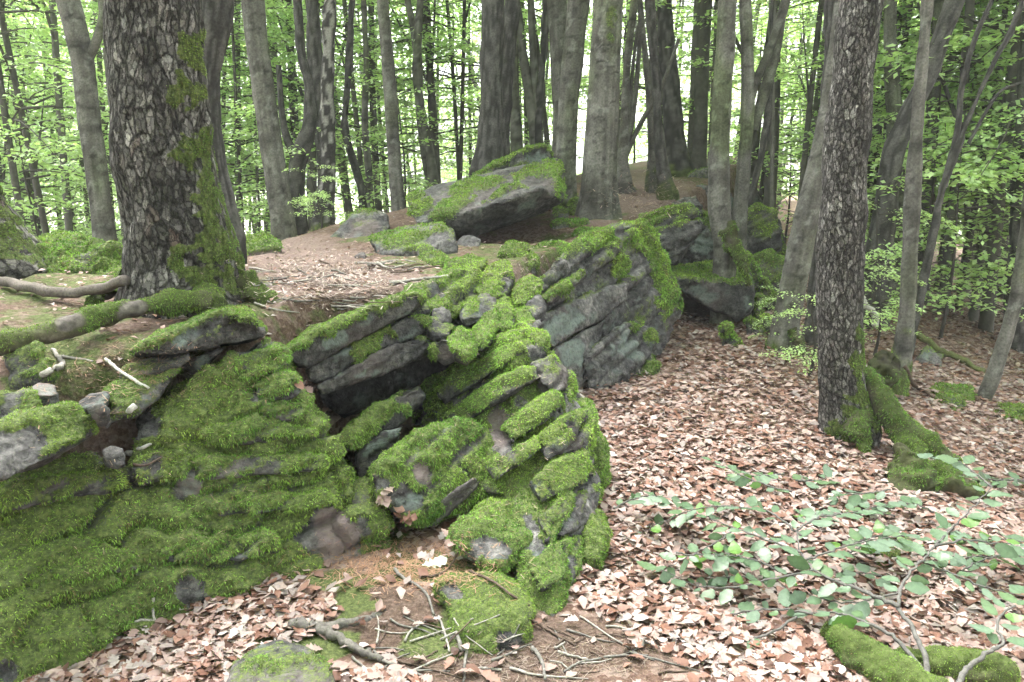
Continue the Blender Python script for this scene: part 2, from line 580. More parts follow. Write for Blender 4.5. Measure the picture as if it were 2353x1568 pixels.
moss_b = np.where((side > 0.2) & (qx > 1250), 0, moss_b)
moss_g = np.maximum(moss_g, moss_b * np.where(side < 0, 0.52, 0.8))
soil = ellipses(qx, qy, [(700, 590, 130, 45), (820, 640, 150, 40), (640, 640, 70, 60), (1480, 450, 110, 50), (1390, 480, 60, 40), (1640, 700, 110, 50), (1180, 640, 90, 40)], wv) * front
soil = np.maximum(soil, ellipses(qx, qy, [(900, 1290, 170, 50), (330, 850, 160, 60)], wv) * front * 0.55)
moss_g = moss_g * (1 - 0.75 * ellipses(qx, qy, [(720, 610, 140, 55), (1480, 450, 110, 50), (1640, 720, 110, 60), (820, 650, 140, 40)], wv) * front)
dark_soil = ellipses(qx, qy, [(1160, 1500, 360, 110), (960, 1420, 220, 80)], wv) * front
lit = np.where(side > 0, 1.0 - 0.9 * dark_soil, 0.35 + 0.5 * fbm(gp * 1.5, 2, 44))
ny, nx = XX.shape
ii = (np.arange(ny - 1)[:, None] * nx + np.arange(nx - 1)[None]).ravel()
ground = build('ground', gp, [np.stack([ii, ii + 1, ii + nx + 1, ii + nx], -1)], M_GROUND, None,
               np.clip(np.stack([moss_g, lit, soil], -1), 0, 1))
tag(ground, 'sloping forest floor of brown humus, moss and trodden soil', None, None, 'structure')

def ground_hit(px, py, y0=1.3, y1=60):
    """where the photo ray of a pixel meets the ground"""
    ys = np.concatenate([np.arange(y0, 12, 0.02), np.arange(12, y1, 0.1)])
    p = W(np.full(ys.shape, px), np.full(ys.shape, py), ys)
    below = p[:, 2] <= ground_z(p[:, 0], p[:, 1])
    k = int(np.argmax(below)) if below.any() else len(ys) - 1
    return p[k]

# ------------------------------------------------------------------ rocks
# a rock is a union of convex pieces; each piece lists outline points read from the photo with their forward distance
ROCKS = []

def piece(tagname, pts, Y=None, gx=0.0, gy=0.0, th=0.35, sh=0.93, sink=0.0, dz=0.0, tight=1.0):
    """Y distance at the outline's centre, gx / gy its change per 100 px to the right / upwards; a third value on a point adds to it.
    th thickness behind, sh how much the hidden side narrows"""
    p = zz(tagname, pts)
    a = np.array([q[:2] for q in p], float)
    ex = np.array([q[2] if len(q) > 2 else 0.0 for q in p])
    c = a.mean(0)
    a = c + (a - c) * tight
    if Y is None:
        low = a[np.argmax(a[:, 1])]
        Y = ground_hit(*low)[1] + gy * (low[1] - c[1]) / 100 - gx * (low[0] - c[0]) / 100
    if callable(Y):
        yy = Y(a[:, 0], a[:, 1]) + ex
    else:
        yy = Y + gx * (a[:, 0] - c[0]) / 100 + gy * (c[1] - a[:, 1]) / 100 + ex
    f = W(a[:, 0], a[:, 1], yy)
    b2 = c + (a - c) * sh
    bk = W(b2[:, 0], b2[:, 1], yy + th)
    out = [f, bk]
    if sink:
        low = a[:, 1] > c[1]
        for s in (f, bk):
            d = s[low].copy(); d[:, 2] -= sink
            out.append(d)
    return np.concatenate(out) + np.array([0, 0, dz])

def blob(px, py, rx, ry, Y=None, gy=0.35, th=0.2, sink=0.08, seed=0):
    r = np.random.default_rng(seed + int(px * 7 + py * 13))
    n = 9
    a = np.linspace(0, 2 * np.pi, n, endpoint=False) + r.uniform(-.25, .25, n)
    k = r.uniform(0.82, 1.1, n)
    return piece('V', [(px + rx * k[i] * math.cos(a[i]), py + ry * k[i] * math.sin(a[i])) for i in range(n)], Y, 0, gy, th, 0.9, sink)

def rock(name, label, pieces, cat='rock', Yref=None, **kw):
    ROCKS.append(dict(name=name, label=label, pieces=pieces, cat=cat, **kw))

STR = np.array([-0.40, -0.12, 1.0]); STR /= np.linalg.norm(STR)
JN = np.array([0.9, 0.45, 0.30]); JN /= np.linalg.norm(JN)

def wallY(x, y):
    return 2.2 + x / 890 * 0.88 + 0.078 * (1568 - 0.37 * x - y) / 100
rock('rock_wall', 'low rock wall thickly covered with dark green hanging moss, below the big oak', [
    piece('V', [(-220, 1640), (-220, 1150), (-100, 1120), (0, 1098), (130, 1064), (240, 1038), (290, 1072), (330, 1180), (335, 1440), (200, 1520), (60, 1590), (0, 1620)], wallY, th=.45, sink=.1),
    piece('V', [(280, 1080), (340, 962), (430, 892), (520, 832), (600, 786), (638, 800), (662, 870), (690, 930), (735, 985), (738, 1330), (600, 1392), (430, 1425), (320, 1440)], wallY, th=.45, sink=.1),
    piece('V', [(680, 925), (735, 975), (765, 1040), (800, 1100), (850, 1180), (892, 1242), (820, 1280), (735, 1335), (680, 1340)], wallY, th=.4, sink=.1)],
    moss=0.52, seamk=.42, strata=(0.125, 0.062), slo=.6, sn=(.06, -.25, 1), sw=.75, jr=2.4, clump=1, amp=0.030, hang=1.0, hue=0.04, fr=1.12, smooth=4,
    bare=ze('Z7', [(1260, 250, 120, 100, 50), (1320, 160, 90, 50), (2170, 570, 170, 210, 40), (2290, 670, 130, 170), (1290, 960, 90, 130), (1360, 1040, 90, 90), (1570, 1040, 90, 70), (740, 40, 70, 60), (2420, 500, 40, 90, 40)])
    + ze('Z4', [(940, 1350, 200, 90, 20), (1700, 870, 110, 90, 20), (1820, 1050, 60, 40), (1720, 1120, 40, 60)]) + [(8, 1540, 30, 30)],
    red=ze('Z7', [(2260, 660, 150, 170), (2200, 500, 110, 130), (1280, 250, 110, 110)]), crack=1)

for pts, off_, mo in [
    ([(545, 838), (590, 806), (640, 796), (664, 830), (640, 852), (560, 872)], .05, .35), ([(585, 882), (630, 868), (672, 866), (688, 898), (650, 918), (595, 915)], .06, .45),
    ([(600, 934), (650, 922), (694, 920), (716, 948), (690, 968), (615, 966)], .05, .4), ([(460, 992), (540, 968), (620, 962), (700, 978), (738, 998), (640, 1014), (475, 1030)], .06, .45),
    ([(440, 1068), (520, 1046), (620, 1040), (748, 1052), (768, 1080), (610, 1094), (455, 1106)], .05, .4), ([(495, 1156), (580, 1136), (680, 1130), (760, 1136), (772, 1160), (650, 1180), (508, 1194)], .05, .42),
    ([(10, 1128), (100, 1098), (190, 1084), (280, 1088), (292, 1122), (160, 1154), (15, 1176)], .06, .5), ([(296, 1066), (350, 1036), (410, 1026), (446, 1050), (424, 1100), (320, 1122)], .05, .35),
    ([(10, 1310), (110, 1284), (210, 1270), (306, 1276), (316, 1312), (180, 1336), (20, 1358)], .05, .5), ([(360, 1262), (440, 1236), (540, 1230), (640, 1240), (648, 1272), (520, 1290), (380, 1302)], .05, .45)]:
    rock('bed', '', [piece('V', pts, (lambda d_: (lambda x, y: wallY(x, y) - d_))(off_), th=.3, sh=.94)], part_of='low rock wall thickly covered with dark green hanging moss, below the big oak',
         moss=mo, upmoss=.4, alb=.7, amp=.016, smooth=3, ck=.8, strata=(.07, .012), clump=1, hang=1.0, hue=.04, fr=1.12)

# slabs and stones lying on top of the wall
rock('stone_slab', 'dark grey overhanging slab with a lichen spot on top of the mossy wall', [
    piece('Z4', [(850, 860), (1000, 785), (1250, 675), (1480, 592), (1650, 625), (1700, 660), (1785, 705), (1765, 745), (1640, 790), (1480, 800), (1250, 850), (1100, 872), (900, 875)], 3.08, gx=.10, gy=.05, th=.42, sh=.95),
    piece('Z4', [(1370, 605, .2), (1500, 575, .2), (1640, 575, .3), (1740, 690), (1650, 640), (1480, 600)], 3.1, th=.35)],
    moss=0.03, upmoss=0.5, alb=.62, amp=0.012, strata=(0.035, 0.006), smooth=2, lichen=ze('Z4', [(1190, 790, 75, 40)]), extra=ze('Z4', [(1590, 600, 110, 28, -12)]))
rock('stone_slab', 'small wedge of grey stone jammed under the overhanging lichen spotted slab', [
    piece('Z4', [(1230, 905), (1380, 845), (1505, 812), (1480, 855), (1390, 935), (1290, 1000), (1200, 935)], 3.14, th=.2)],
    moss=-.3, alb=.62, amp=.006, smooth=2, lichen=ze('Z4', [(1330, 890, 50, 35)]))
rock('stone_slab', 'thin brownish stone layer lying flat below the overhanging lichen spotted slab', [
    piece('Z4', [(810, 985), (950, 915), (1090, 878), (1250, 858), (1255, 900), (1160, 930), (1090, 962), (900, 1012)], 3.02, gy=.2, th=.3, sink=.06)],
    moss=.0, amp=.008, smooth=2, red=ze('Z4', [(900, 970, 120, 40)]))
rock('stone_slab', 'mossy layer bordering the dark crack above the green wall', [
    piece('Z4', [(690, 1160), (800, 1060), (960, 985), (1120, 945), (1210, 965), (1090, 1060), (950, 1150), (880, 1215), (760, 1215)], 2.93, gy=.25, th=.3, sink=.05)],
    moss=.35, amp=.012, smooth=3)
rock('boulder', 'angular dark stone with mossy top beside the fallen mossy log', [
    piece('Z4', [(35, 905), (120, 850), (245, 798), (300, 840), (370, 955), (350, 1005), (180, 1010), (55, 985)], 2.95, gy=.12, th=.22, sink=.1)],
    moss=.12, upmoss=.5, alb=.75, amp=.01, smooth=2)
rock('boulder', 'moss capped rock with dark smooth underside on the wall top', [
    piece('Z4', [(-200, 1400), (120, 1305), (330, 1235), (500, 1205), (610, 1265), (645, 1390), (500, 1480), (390, 1550), (200, 1640), (60, 1690), (-200, 1720)], 2.42, gx=.12, gy=.16, th=.3, sink=.0)],
    moss=.1, upmoss=.9, alb=.75, amp=.012, smooth=3, extra=ze('Z4', [(430, 1370, 240, 110, 15), (180, 1330, 150, 60)]), bare=ze('Z4', [(120, 1520, 260, 150, 18), (-50, 1450, 180, 140)]))
rock('cobble', 'rounded purple grey cobble resting against the moss capped rock', [
    piece('Z4', [(545, 1225), (600, 1190), (680, 1185), (735, 1225), (748, 1290), (715, 1350), (650, 1345), (610, 1290)], 2.56, th=.1)],
    moss=-.9, alb=.75, amp=.004, smooth=4, red=ze('Z4', [(650, 1260, 40, 80)]), redk=.35)
rock('boulder', 'broken dark grey block with one mossy side behind the purple cobble', [
    piece('Z4', [(-60, 1170), (40, 1135), (150, 1108), (250, 1130), (275, 1280), (120, 1340), (-40, 1370)], 2.62, gy=.1, th=.2, sink=.08)],
    moss=.0, alb=.75, amp=.01, smooth=2, extra=ze('Z4', [(205, 1200, 70, 110), (10, 1190, 40, 60)]))
rock('flat_stone', 'flat purple brown stone among needles on the wall top', [
    piece('Z4', [(190, 1090), (260, 1055), (390, 1070), (405, 1110), (320, 1135), (220, 1125)], 2.72, gy=.6, th=.12, sink=.05)],
    moss=-.3, alb=.75, amp=.006, smooth=2, red=ze('Z4', [(290, 1090, 120, 60)]))
rock('flat_stone', 'small grey wedge stone at the lip of the mossy wall', [
    piece('Z4', [(520, 1190), (610, 1130), (720, 1120), (700, 1180), (600, 1215)], 2.75, gy=.4, th=.1, sink=.05)], moss=-.2, alb=.75, amp=.006, smooth=2)
rock('flat_stone', 'grey brown stone lying beside the white barked stick', [
    piece('Z7', [(670, 20), (740, -20), (830, 0), (835, 80), (760, 100), (680, 80)], 2.60, gy=.15, th=.15, sink=.03)], moss=-.5, alb=.75, amp=.006, smooth=2)

# ledge of tilted slabs in the dark recess
def ledY(x, y):
    return 3.26 + 0.20 * (x - 660) / 100
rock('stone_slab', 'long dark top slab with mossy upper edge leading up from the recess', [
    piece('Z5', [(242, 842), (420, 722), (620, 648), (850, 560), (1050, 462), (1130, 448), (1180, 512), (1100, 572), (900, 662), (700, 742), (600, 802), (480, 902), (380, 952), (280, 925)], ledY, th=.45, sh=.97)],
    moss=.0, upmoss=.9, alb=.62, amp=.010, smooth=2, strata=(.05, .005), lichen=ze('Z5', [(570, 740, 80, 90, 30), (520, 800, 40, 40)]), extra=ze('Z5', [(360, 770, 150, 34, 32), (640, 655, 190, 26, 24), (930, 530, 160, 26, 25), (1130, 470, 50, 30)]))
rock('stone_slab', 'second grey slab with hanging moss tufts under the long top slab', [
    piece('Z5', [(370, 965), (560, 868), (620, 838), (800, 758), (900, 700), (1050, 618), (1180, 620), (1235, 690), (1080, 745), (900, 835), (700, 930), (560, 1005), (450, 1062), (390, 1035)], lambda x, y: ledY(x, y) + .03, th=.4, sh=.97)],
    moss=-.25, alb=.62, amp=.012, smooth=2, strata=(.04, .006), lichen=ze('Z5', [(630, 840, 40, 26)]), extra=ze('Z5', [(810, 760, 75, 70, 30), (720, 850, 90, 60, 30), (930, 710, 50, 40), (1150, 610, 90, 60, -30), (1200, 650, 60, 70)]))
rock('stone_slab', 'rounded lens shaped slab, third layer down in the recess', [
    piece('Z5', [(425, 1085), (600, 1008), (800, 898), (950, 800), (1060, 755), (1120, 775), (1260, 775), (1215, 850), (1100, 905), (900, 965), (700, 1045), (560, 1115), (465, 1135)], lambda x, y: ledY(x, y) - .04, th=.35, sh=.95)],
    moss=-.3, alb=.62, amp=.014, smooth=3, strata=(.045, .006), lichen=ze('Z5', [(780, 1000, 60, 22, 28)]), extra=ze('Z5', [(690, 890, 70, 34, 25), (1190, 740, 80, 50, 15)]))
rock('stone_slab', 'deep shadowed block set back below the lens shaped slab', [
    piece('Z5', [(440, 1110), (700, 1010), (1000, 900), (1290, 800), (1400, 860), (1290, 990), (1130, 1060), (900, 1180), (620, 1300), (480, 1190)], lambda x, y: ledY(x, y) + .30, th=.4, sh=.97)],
    moss=-.6, alb=.4, amp=.012, smooth=2, strata=(.12, .008))  # low alb: dark wet stone, with recess shade painted into the colour too
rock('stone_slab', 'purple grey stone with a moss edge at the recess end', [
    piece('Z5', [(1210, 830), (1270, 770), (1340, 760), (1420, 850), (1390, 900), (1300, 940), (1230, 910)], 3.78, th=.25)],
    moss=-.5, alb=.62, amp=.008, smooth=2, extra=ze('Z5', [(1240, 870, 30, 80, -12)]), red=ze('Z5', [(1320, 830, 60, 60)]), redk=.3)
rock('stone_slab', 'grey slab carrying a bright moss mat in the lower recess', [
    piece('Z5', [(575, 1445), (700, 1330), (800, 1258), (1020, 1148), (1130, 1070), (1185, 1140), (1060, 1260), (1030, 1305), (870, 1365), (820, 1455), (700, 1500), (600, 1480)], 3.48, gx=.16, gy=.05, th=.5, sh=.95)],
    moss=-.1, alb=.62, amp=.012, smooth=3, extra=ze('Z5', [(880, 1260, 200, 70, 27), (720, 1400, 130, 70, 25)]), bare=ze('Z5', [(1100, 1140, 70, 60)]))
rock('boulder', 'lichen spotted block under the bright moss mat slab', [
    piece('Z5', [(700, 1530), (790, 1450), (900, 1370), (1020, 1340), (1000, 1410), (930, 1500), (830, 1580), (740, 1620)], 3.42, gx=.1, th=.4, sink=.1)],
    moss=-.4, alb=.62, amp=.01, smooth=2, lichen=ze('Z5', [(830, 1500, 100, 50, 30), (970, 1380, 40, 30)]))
rock('boulder', 'dome of shaggy moss over a dark rock in the recess mouth', [
    piece('Z8', [(470, 190), (560, 100), (700, -20), (900, -130), (1150, -190), (1340, 50), (1310, 180), (1230, 270), (1130, 210), (960, 350), (870, 420), (760, 450), (640, 380), (560, 290)], 3.28, gx=.12, gy=.13, th=.5, sink=.08)],
    moss=.55, alb=.75, amp=.02, smooth=5, hang=1, fr=1.25, bare=ze('Z8', [(700, 330, 200, 90, -30), (520, 240, 60, 60), (840, 170, 60, 70, -40)]), lichen=ze('Z8', [(780, 340, 90, 50, -20)]), red=ze('Z8', [(840, 170, 50, 60)]))
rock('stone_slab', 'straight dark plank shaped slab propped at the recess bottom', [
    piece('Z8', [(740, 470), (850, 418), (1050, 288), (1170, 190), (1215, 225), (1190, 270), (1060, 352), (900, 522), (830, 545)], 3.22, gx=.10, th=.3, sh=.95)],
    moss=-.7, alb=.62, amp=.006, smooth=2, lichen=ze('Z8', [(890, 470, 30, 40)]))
rock('boulder', 'bolster shaped boulder under bright moss with a dark broken end', [
    piece('Z8', [(1020, 570), (1100, 500), (1200, 425, .1), (1330, 330, .2), (1480, 250, .3), (1570, 290, .25), (1600, 400, .15), (1540, 590), (1460, 725), (1360, 792), (1250, 775), (1190, 700), (1090, 640)], 2.98, gx=.0, gy=.17, th=.45, sink=.04)],
    moss=.75, amp=.016, smooth=6, hang=.7, fr=1.2, bare=ze('Z8', [(1290, 690, 130, 70, -5)]))
def butY(x, y):
    return 2.62 + (1420 - y) / 100 * 0.195 + np.maximum(x - 1290, 0) * 0.0026 + np.maximum(1190 - x, 0) * 0.0024
rock('rock_buttress', 'tall leaning buttress draped in bright yellow green moss above the leaf gully', [
    piece('Z5', [(1130, 1080), (1350, 960), (1560, 830), (1700, 722), (1790, 720), (1960, 800), (2060, 880), (2110, 1150), (2230, 1400), (2330, 1560), (2120, 1760), (1760, 1900), (1560, 1540), (1250, 1430), (1100, 1300)], butY, th=.55, sh=.95)],
    moss=.33, upmoss=.40, seamk=.8, clump=0, ck=.55, amp=.026, smooth=2, strata=(.145, .075), jr=1.7, sw=.2, hang=.7, fr=1.35,
    bare=ze('Z5', [(1640, 1300, 60, 170, 12), (1690, 1480, 90, 70, 20), (1830, 1220, 40, 110, 15), (1880, 850, 90, 45, 10), (1990, 1010, 60, 140, 20), (1270, 1330, 60, 30, 20), (1890, 1300, 60, 40), (2130, 1500, 60, 150, 25), (1450, 1130, 110, 22, 25), (1500, 1380, 20, 130, 10), (2060, 1250, 30, 160, 22), (1330, 1480, 90, 22, 30)]),
    red=ze('Z5', [(1640, 1330, 80, 180), (1990, 1010, 60, 130, 20), (1850, 1240, 60, 90)]), redk=.6)
rock('stone_slab', 'bare grey slab edge leaning out on the gully side of the buttress', [
    piece('Z5', [(2085, 1110), (2140, 1120), (2250, 1285), (2330, 1390), (2320, 1440), (2240, 1450), (2160, 1420), (2100, 1300)], butY, th=.4, sink=.0)],
    moss=-.4, amp=.008, smooth=2, strata=(.03, .006))
rock('rock_buttress', 'lower buttress of steep layers, half grey rock and half moss', [
    piece('Z8', [(1455, 250), (1560, 110), (1700, 30), (1880, -10), (1930, 240), (1990, 470), (2015, 620), (1960, 730), (1910, 900), (1800, 1050), (1690, 1190), (1540, 1080), (1420, 830), (1480, 690), (1590, 450)], butY, th=.5, sh=.95, sink=.12)],
    moss=.26, upmoss=.35, seamk=.8, clump=0, ck=.55, amp=.022, smooth=2, jr=1.7, sw=.2, strata=(.15, .065), hang=.8, fr=1.25,
    bare=ze('Z8', [(1570, 640, 90, 170, 30), (1790, 130, 80, 200, 18), (1850, 360, 60, 150, 15), (1690, 780, 60, 70), (1830, 560, 60, 80), (1900, 120, 40, 160, 12), (1780, 760, 26, 150, 10), (1650, 1120, 90, 40)]), extra=ze('Z8', [(1570, 900, 140, 170, 25), (1680, 520, 120, 240, 20), (1850, 850, 60, 160), (1500, 200, 110, 80)]))
rock('boulder', 'moss lump bulging from the gully foot of the buttress', [
    piece('V', [(1325, 1020), (1350, 985), (1380, 1010), (1392, 1060), (1380, 1085), (1350, 1092), (1335, 1075)], 3.75, gy=.2, th=.25, sink=.15)], moss=.8, amp=.014, smooth=4, fr=1.2)
rock('boulder', 'shadowed moss covered knob low on the gully foot of the buttress', [
    piece('V', [(1340, 1200), (1365, 1180), (1385, 1210), (1384, 1250), (1370, 1285), (1345, 1280)], 3.05, gy=.2, th=.25, sink=.15)], moss=.55, amp=.012, smooth=4)

# tilted beds that stand proud of the buttress
for lab, pts, off_, mo in [
    ('highest tilted bed along the buttress crest, thin moss on its top', [(1000, 902), (1060, 858), (1140, 806), (1196, 782), (1214, 806), (1160, 842), (1080, 892), (1020, 930)], .10, .12),
    ('second tilted bed down the buttress, mossy with a dark lower edge', [(1012, 962), (1090, 908), (1180, 852), (1232, 836), (1246, 868), (1180, 900), (1100, 952), (1034, 996)], .12, .16),
    ('third tilted bed of the buttress beside the reddish stone strip', [(1150, 985), (1210, 936), (1276, 900), (1300, 926), (1250, 970), (1176, 1022)], .09, .08),
    ('bare grey end of a tilted bed near the buttress shoulder', [(1226, 838), (1268, 812), (1296, 846), (1304, 890), (1272, 908), (1240, 880)], .08, -.15),
    ('tilted bed reaching the gully side, half moss and half grey', [(1232, 1010), (1290, 962), (1350, 945), (1376, 1000), (1330, 1030), (1262, 1060)], .08, .0),
    ('narrow tilted bed above the bolster shaped boulder', [(1120, 1072), (1180, 1032), (1236, 1000), (1252, 1028), (1200, 1066), (1140, 1106)], .12, .1),
    ('thick mossy bed above the lower buttress layers', [(1216, 1110), (1280, 1060), (1344, 1040), (1366, 1090), (1310, 1126), (1240, 1160)], .09, .1),
    ('steep grey bed with moss seams on the lower buttress', [(1232, 1190), (1290, 1140), (1350, 1122), (1376, 1180), (1320, 1222), (1256, 1250)], .08, -.05),
    ('lowest tilted bed of the buttress just over the soil', [(1214, 1300), (1270, 1250), (1330, 1232), (1352, 1290), (1300, 1330), (1240, 1360)], .08, .1)]:
    rock('bed', lab, [piece('V', pts, (lambda d_: (lambda x, y: butY(x, y) - d_))(off_), th=.42, sh=.94)], part_of='tall leaning buttress draped in bright yellow green moss above the leaf gully', moss=mo, upmoss=.55, alb=.62, amp=.014, smooth=2, ck=.5, strata=(.07, .018), clump=0, hang=.5, fr=1.35, redk=.3)
# further ledges of the crest chain
for lab, pts, Y, mo in [
    ('flat mossy ledge stone between the outcrop and layered block', [(1470, 500), (1530, 478), (1590, 470), (1606, 488), (1560, 508), (1490, 522)], 7.6, .35),
    ('thin dark ledge under the flat mossy ledge stone', [(1500, 530), (1560, 512), (1612, 505), (1618, 528), (1560, 548), (1512, 556)], 7.5, -.1),
    ('stepped mossy ledge beyond the root gripping beech', [(1700, 500), (1740, 470), (1790, 488), (1800, 530), (1760, 548), (1712, 535)], 9.4, .35),
    ('low flat mossy ledge behind the square block', [(1730, 590), (1770, 572), (1810, 600), (1815, 640), (1780, 650), (1745, 630)], 8.8, .4)]:
    rock('stone_slab', lab, [piece('V', pts, Y, gy=.25, th=.5, sink=.25)], moss=mo, upmoss=.5, alb=.75, amp=.02, smooth=2, ck=.6, vf=.8, strata=(.07, .03), fr=1.35)

# mossy blocks stepping up from the buttress
def stepY(x, y):
    return 3.98 + (765 - y) * 0.0052 + 0.0008 * (x - 1150)
for lab, pts, kw in [
    ('long moss ridge block topping the stepped blocks', [(1480, 430), (1560, 330), (1620, 270), (1700, 240), (1765, 330), (1750, 420), (1690, 470), (1560, 490)], dict(moss=.6, bare=ze('Z5', [(1720, 375, 36, 44)]))),
    ('squared grey block showing a bare side between two moss cushions', [(1390, 620), (1420, 540), (1550, 450), (1620, 460), (1680, 550), (1560, 610), (1420, 640)], dict(moss=-.15, extra=ze('Z5', [(1470, 540, 60, 60)]))),
    ('moss draped block beside the squared grey block', [(1500, 700), (1560, 610), (1650, 570), (1680, 640), (1640, 720), (1540, 810), (1490, 780)], dict(moss=.62)),
    ('shaggy moss block above the purple grey recess stone', [(1310, 770), (1400, 680), (1480, 700), (1510, 790), (1440, 870), (1350, 840)], dict(moss=.6)),
    ('small fissured grey stone under a moss cushion near the top slab', [(1210, 560), (1290, 530), (1340, 590), (1330, 650), (1260, 670), (1215, 620)], dict(moss=-.2, extra=ze('Z5', [(1300, 520, 60, 40)]))),
    ('round moss pillow hanging over the buttress corner', [(1650, 520), (1720, 480), (1770, 560), (1765, 690), (1700, 720), (1655, 680)], dict(moss=.8)),
    ('moss covered lump beside the bare corner stone', [(1760, 440), (1840, 350), (1920, 400), (1910, 460), (1830, 540), (1770, 520)], dict(moss=.7)),
    ('bare grey corner stone with rounded edges at the step end', [(1830, 520), (1930, 455), (1980, 540), (1960, 580), (1900, 620), (1850, 600)], dict(moss=-.4)),
    ('bright moss wedge below the bare corner stone', [(1760, 590), (1860, 560), (1900, 640), (1860, 690), (1790, 690)], dict(moss=.7)),
    ('dark split stone at the buttress shoulder', [(1820, 680), (1890, 640), (1950, 610), (1955, 660), (1890, 710), (1830, 710)], dict(moss=-.4)),
    ('moss topped shoulder stone above the buttress', [(1790, 740), (1900, 700), (1960, 740), (1980, 800), (1880, 830), (1800, 800)], dict(moss=.3)),
    ('grey slab end between moss strips by the long top slab', [(1130, 640), (1240, 600), (1330, 660), (1370, 690), (1330, 730), (1200, 720)], dict(moss=-.1, extra=ze('Z5', [(1340, 680, 60, 30)]))),
    ('mossy strip stone behind the long top slab', [(1150, 520), (1200, 470), (1310, 470), (1350, 530), (1280, 560), (1180, 560)], dict(moss=.5)),
]:
    rock('stone_block', lab, [piece('Z5', pts, stepY, th=.38, sink=.05, sh=.95, tight=.93)], amp=.014, smooth=2, fr=1.3, hang=.45, alb=.75, upmoss=.45, strata=(.09, .022), clump=0, ck=.6, **dict(kw, moss=kw['moss'] - (.22 if kw['moss'] > .3 else 0)))

rock('stone_block', 'low moss fringed ledge stone where the path meets the stepped blocks', [
    piece('V', [(975, 690), (1000, 648), (1050, 618), (1105, 622), (1120, 660), (1095, 705), (1040, 728), (990, 715)], 4.38, gx=.1, gy=.3, th=.5, sink=.12)], moss=.1, upmoss=.45, amp=.02, smooth=2, alb=.75, strata=(.09, .025), fr=1.25)
rock('stone_block', 'dark earthy ledge stone above the top slab beside the path rim', [
    piece('V', [(900, 705), (940, 668), (1000, 650), (1030, 672), (1010, 705), (950, 728)], 4.2, gx=.1, gy=.3, th=.5, sink=.12)], moss=.0, upmoss=.5, amp=.02, smooth=2, alb=.7, strata=(.09, .025), fr=1.2)

# the outcrop beyond the buttress
def outY(x, y):
    return 5.2 + (x - 1250) * 0.0038 + (800 - y) * 0.0016
rock('rock_outcrop', 'rugged outcrop with a mossy end dropping into the leaf gully', [
    piece('V', [(1290, 590), (1350, 545), (1410, 522), (1480, 514), (1512, 560), (1545, 640), (1562, 690), (1530, 735), (1480, 765), (1430, 745), (1330, 720), (1260, 680), (1240, 640)], outY, th=.8, sh=.95, sink=.1),
    piece('V', [(1380, 760), (1470, 700), (1540, 720), (1545, 760), (1500, 800), (1440, 830)], outY, th=.6, sink=.2),
    piece('V', [(1205, 700), (1225, 640), (1290, 610), (1330, 650), (1330, 760), (1290, 830), (1250, 800)], lambda x, y: outY(x, y) + .05, th=.6, sink=.2)],
    moss=-.02, amp=.035, smooth=2, strata=(.11, .045), vf=.75, fr=1.3, hang=.6, redk=.3,
    extra=ze('R2', [(470, 760, 90, 90), (560, 900, 80, 170, 25), (640, 1150, 90, 170, 20), (150, 800, 170, 60, 10), (330, 980, 60, 110, 20)]))
rock('stone_slab', 'broad grey slab with pale lichen tilted against the outcrop', [
    piece('V', [(1232, 742), (1250, 720), (1330, 690), (1400, 655), (1450, 650), (1440, 690), (1385, 735), (1300, 780), (1268, 800), (1245, 775)], lambda x, y: outY(x, y) - .12, th=.4)],
    moss=-.3, upmoss=.5, amp=.012, smooth=2, lichen=ze('Z5', [(2040, 690, 90, 80), (2150, 650, 80, 60)]), lk=1.0)
rock('stone_slab', 'triangular dark slab with one large pale lichen patch', [
    piece('V', [(1268, 800), (1330, 765), (1395, 728), (1385, 770), (1360, 815), (1330, 852), (1305, 845)], lambda x, y: outY(x, y) - .1, th=.35, sink=.15)],
    moss=-.6, amp=.010, smooth=2, lichen=ze('Z5', [(2150, 860, 90, 70, -30)]), lk=1.0)
rock('boulder', 'water worn grey rock with hollow folds at the outcrop foot', [
    piece('V', [(1342, 815), (1380, 775), (1440, 742), (1490, 750), (1512, 785), (1495, 830), (1440, 852), (1370, 850)], lambda x, y: outY(x, y) - .15, th=.45, sink=.2)],
    moss=-.15, amp=.03, smooth=3, strata=(.1, .025), lichen=ze('Z6', [(380, 620, 60, 50)]), extra=ze('Z6', [(420, 490, 30, 40), (510, 540, 25, 40)]))
rock('stone_slab', 'thin moss edged slab sticking out of the upper outcrop', [
    piece('V', [(1240, 690), (1290, 655), (1340, 625), (1332, 650), (1300, 675), (1262, 702)], lambda x, y: outY(x, y) - .2, th=.4)], moss=.3, amp=.01, smooth=2)
rock('boulder', 'small mossy mound in leaves against the triangular lichen slab', [blob(1392, 842, 30, 22, None, .3, .25, .15)], moss=.5, amp=.02, smooth=4)
rock('boulder', 'low dark mossy mound in leaves in front of the water worn rock', [blob(1468, 842, 48, 26, None, .3, .3, .15)], moss=.25, amp=.03, smooth=3)

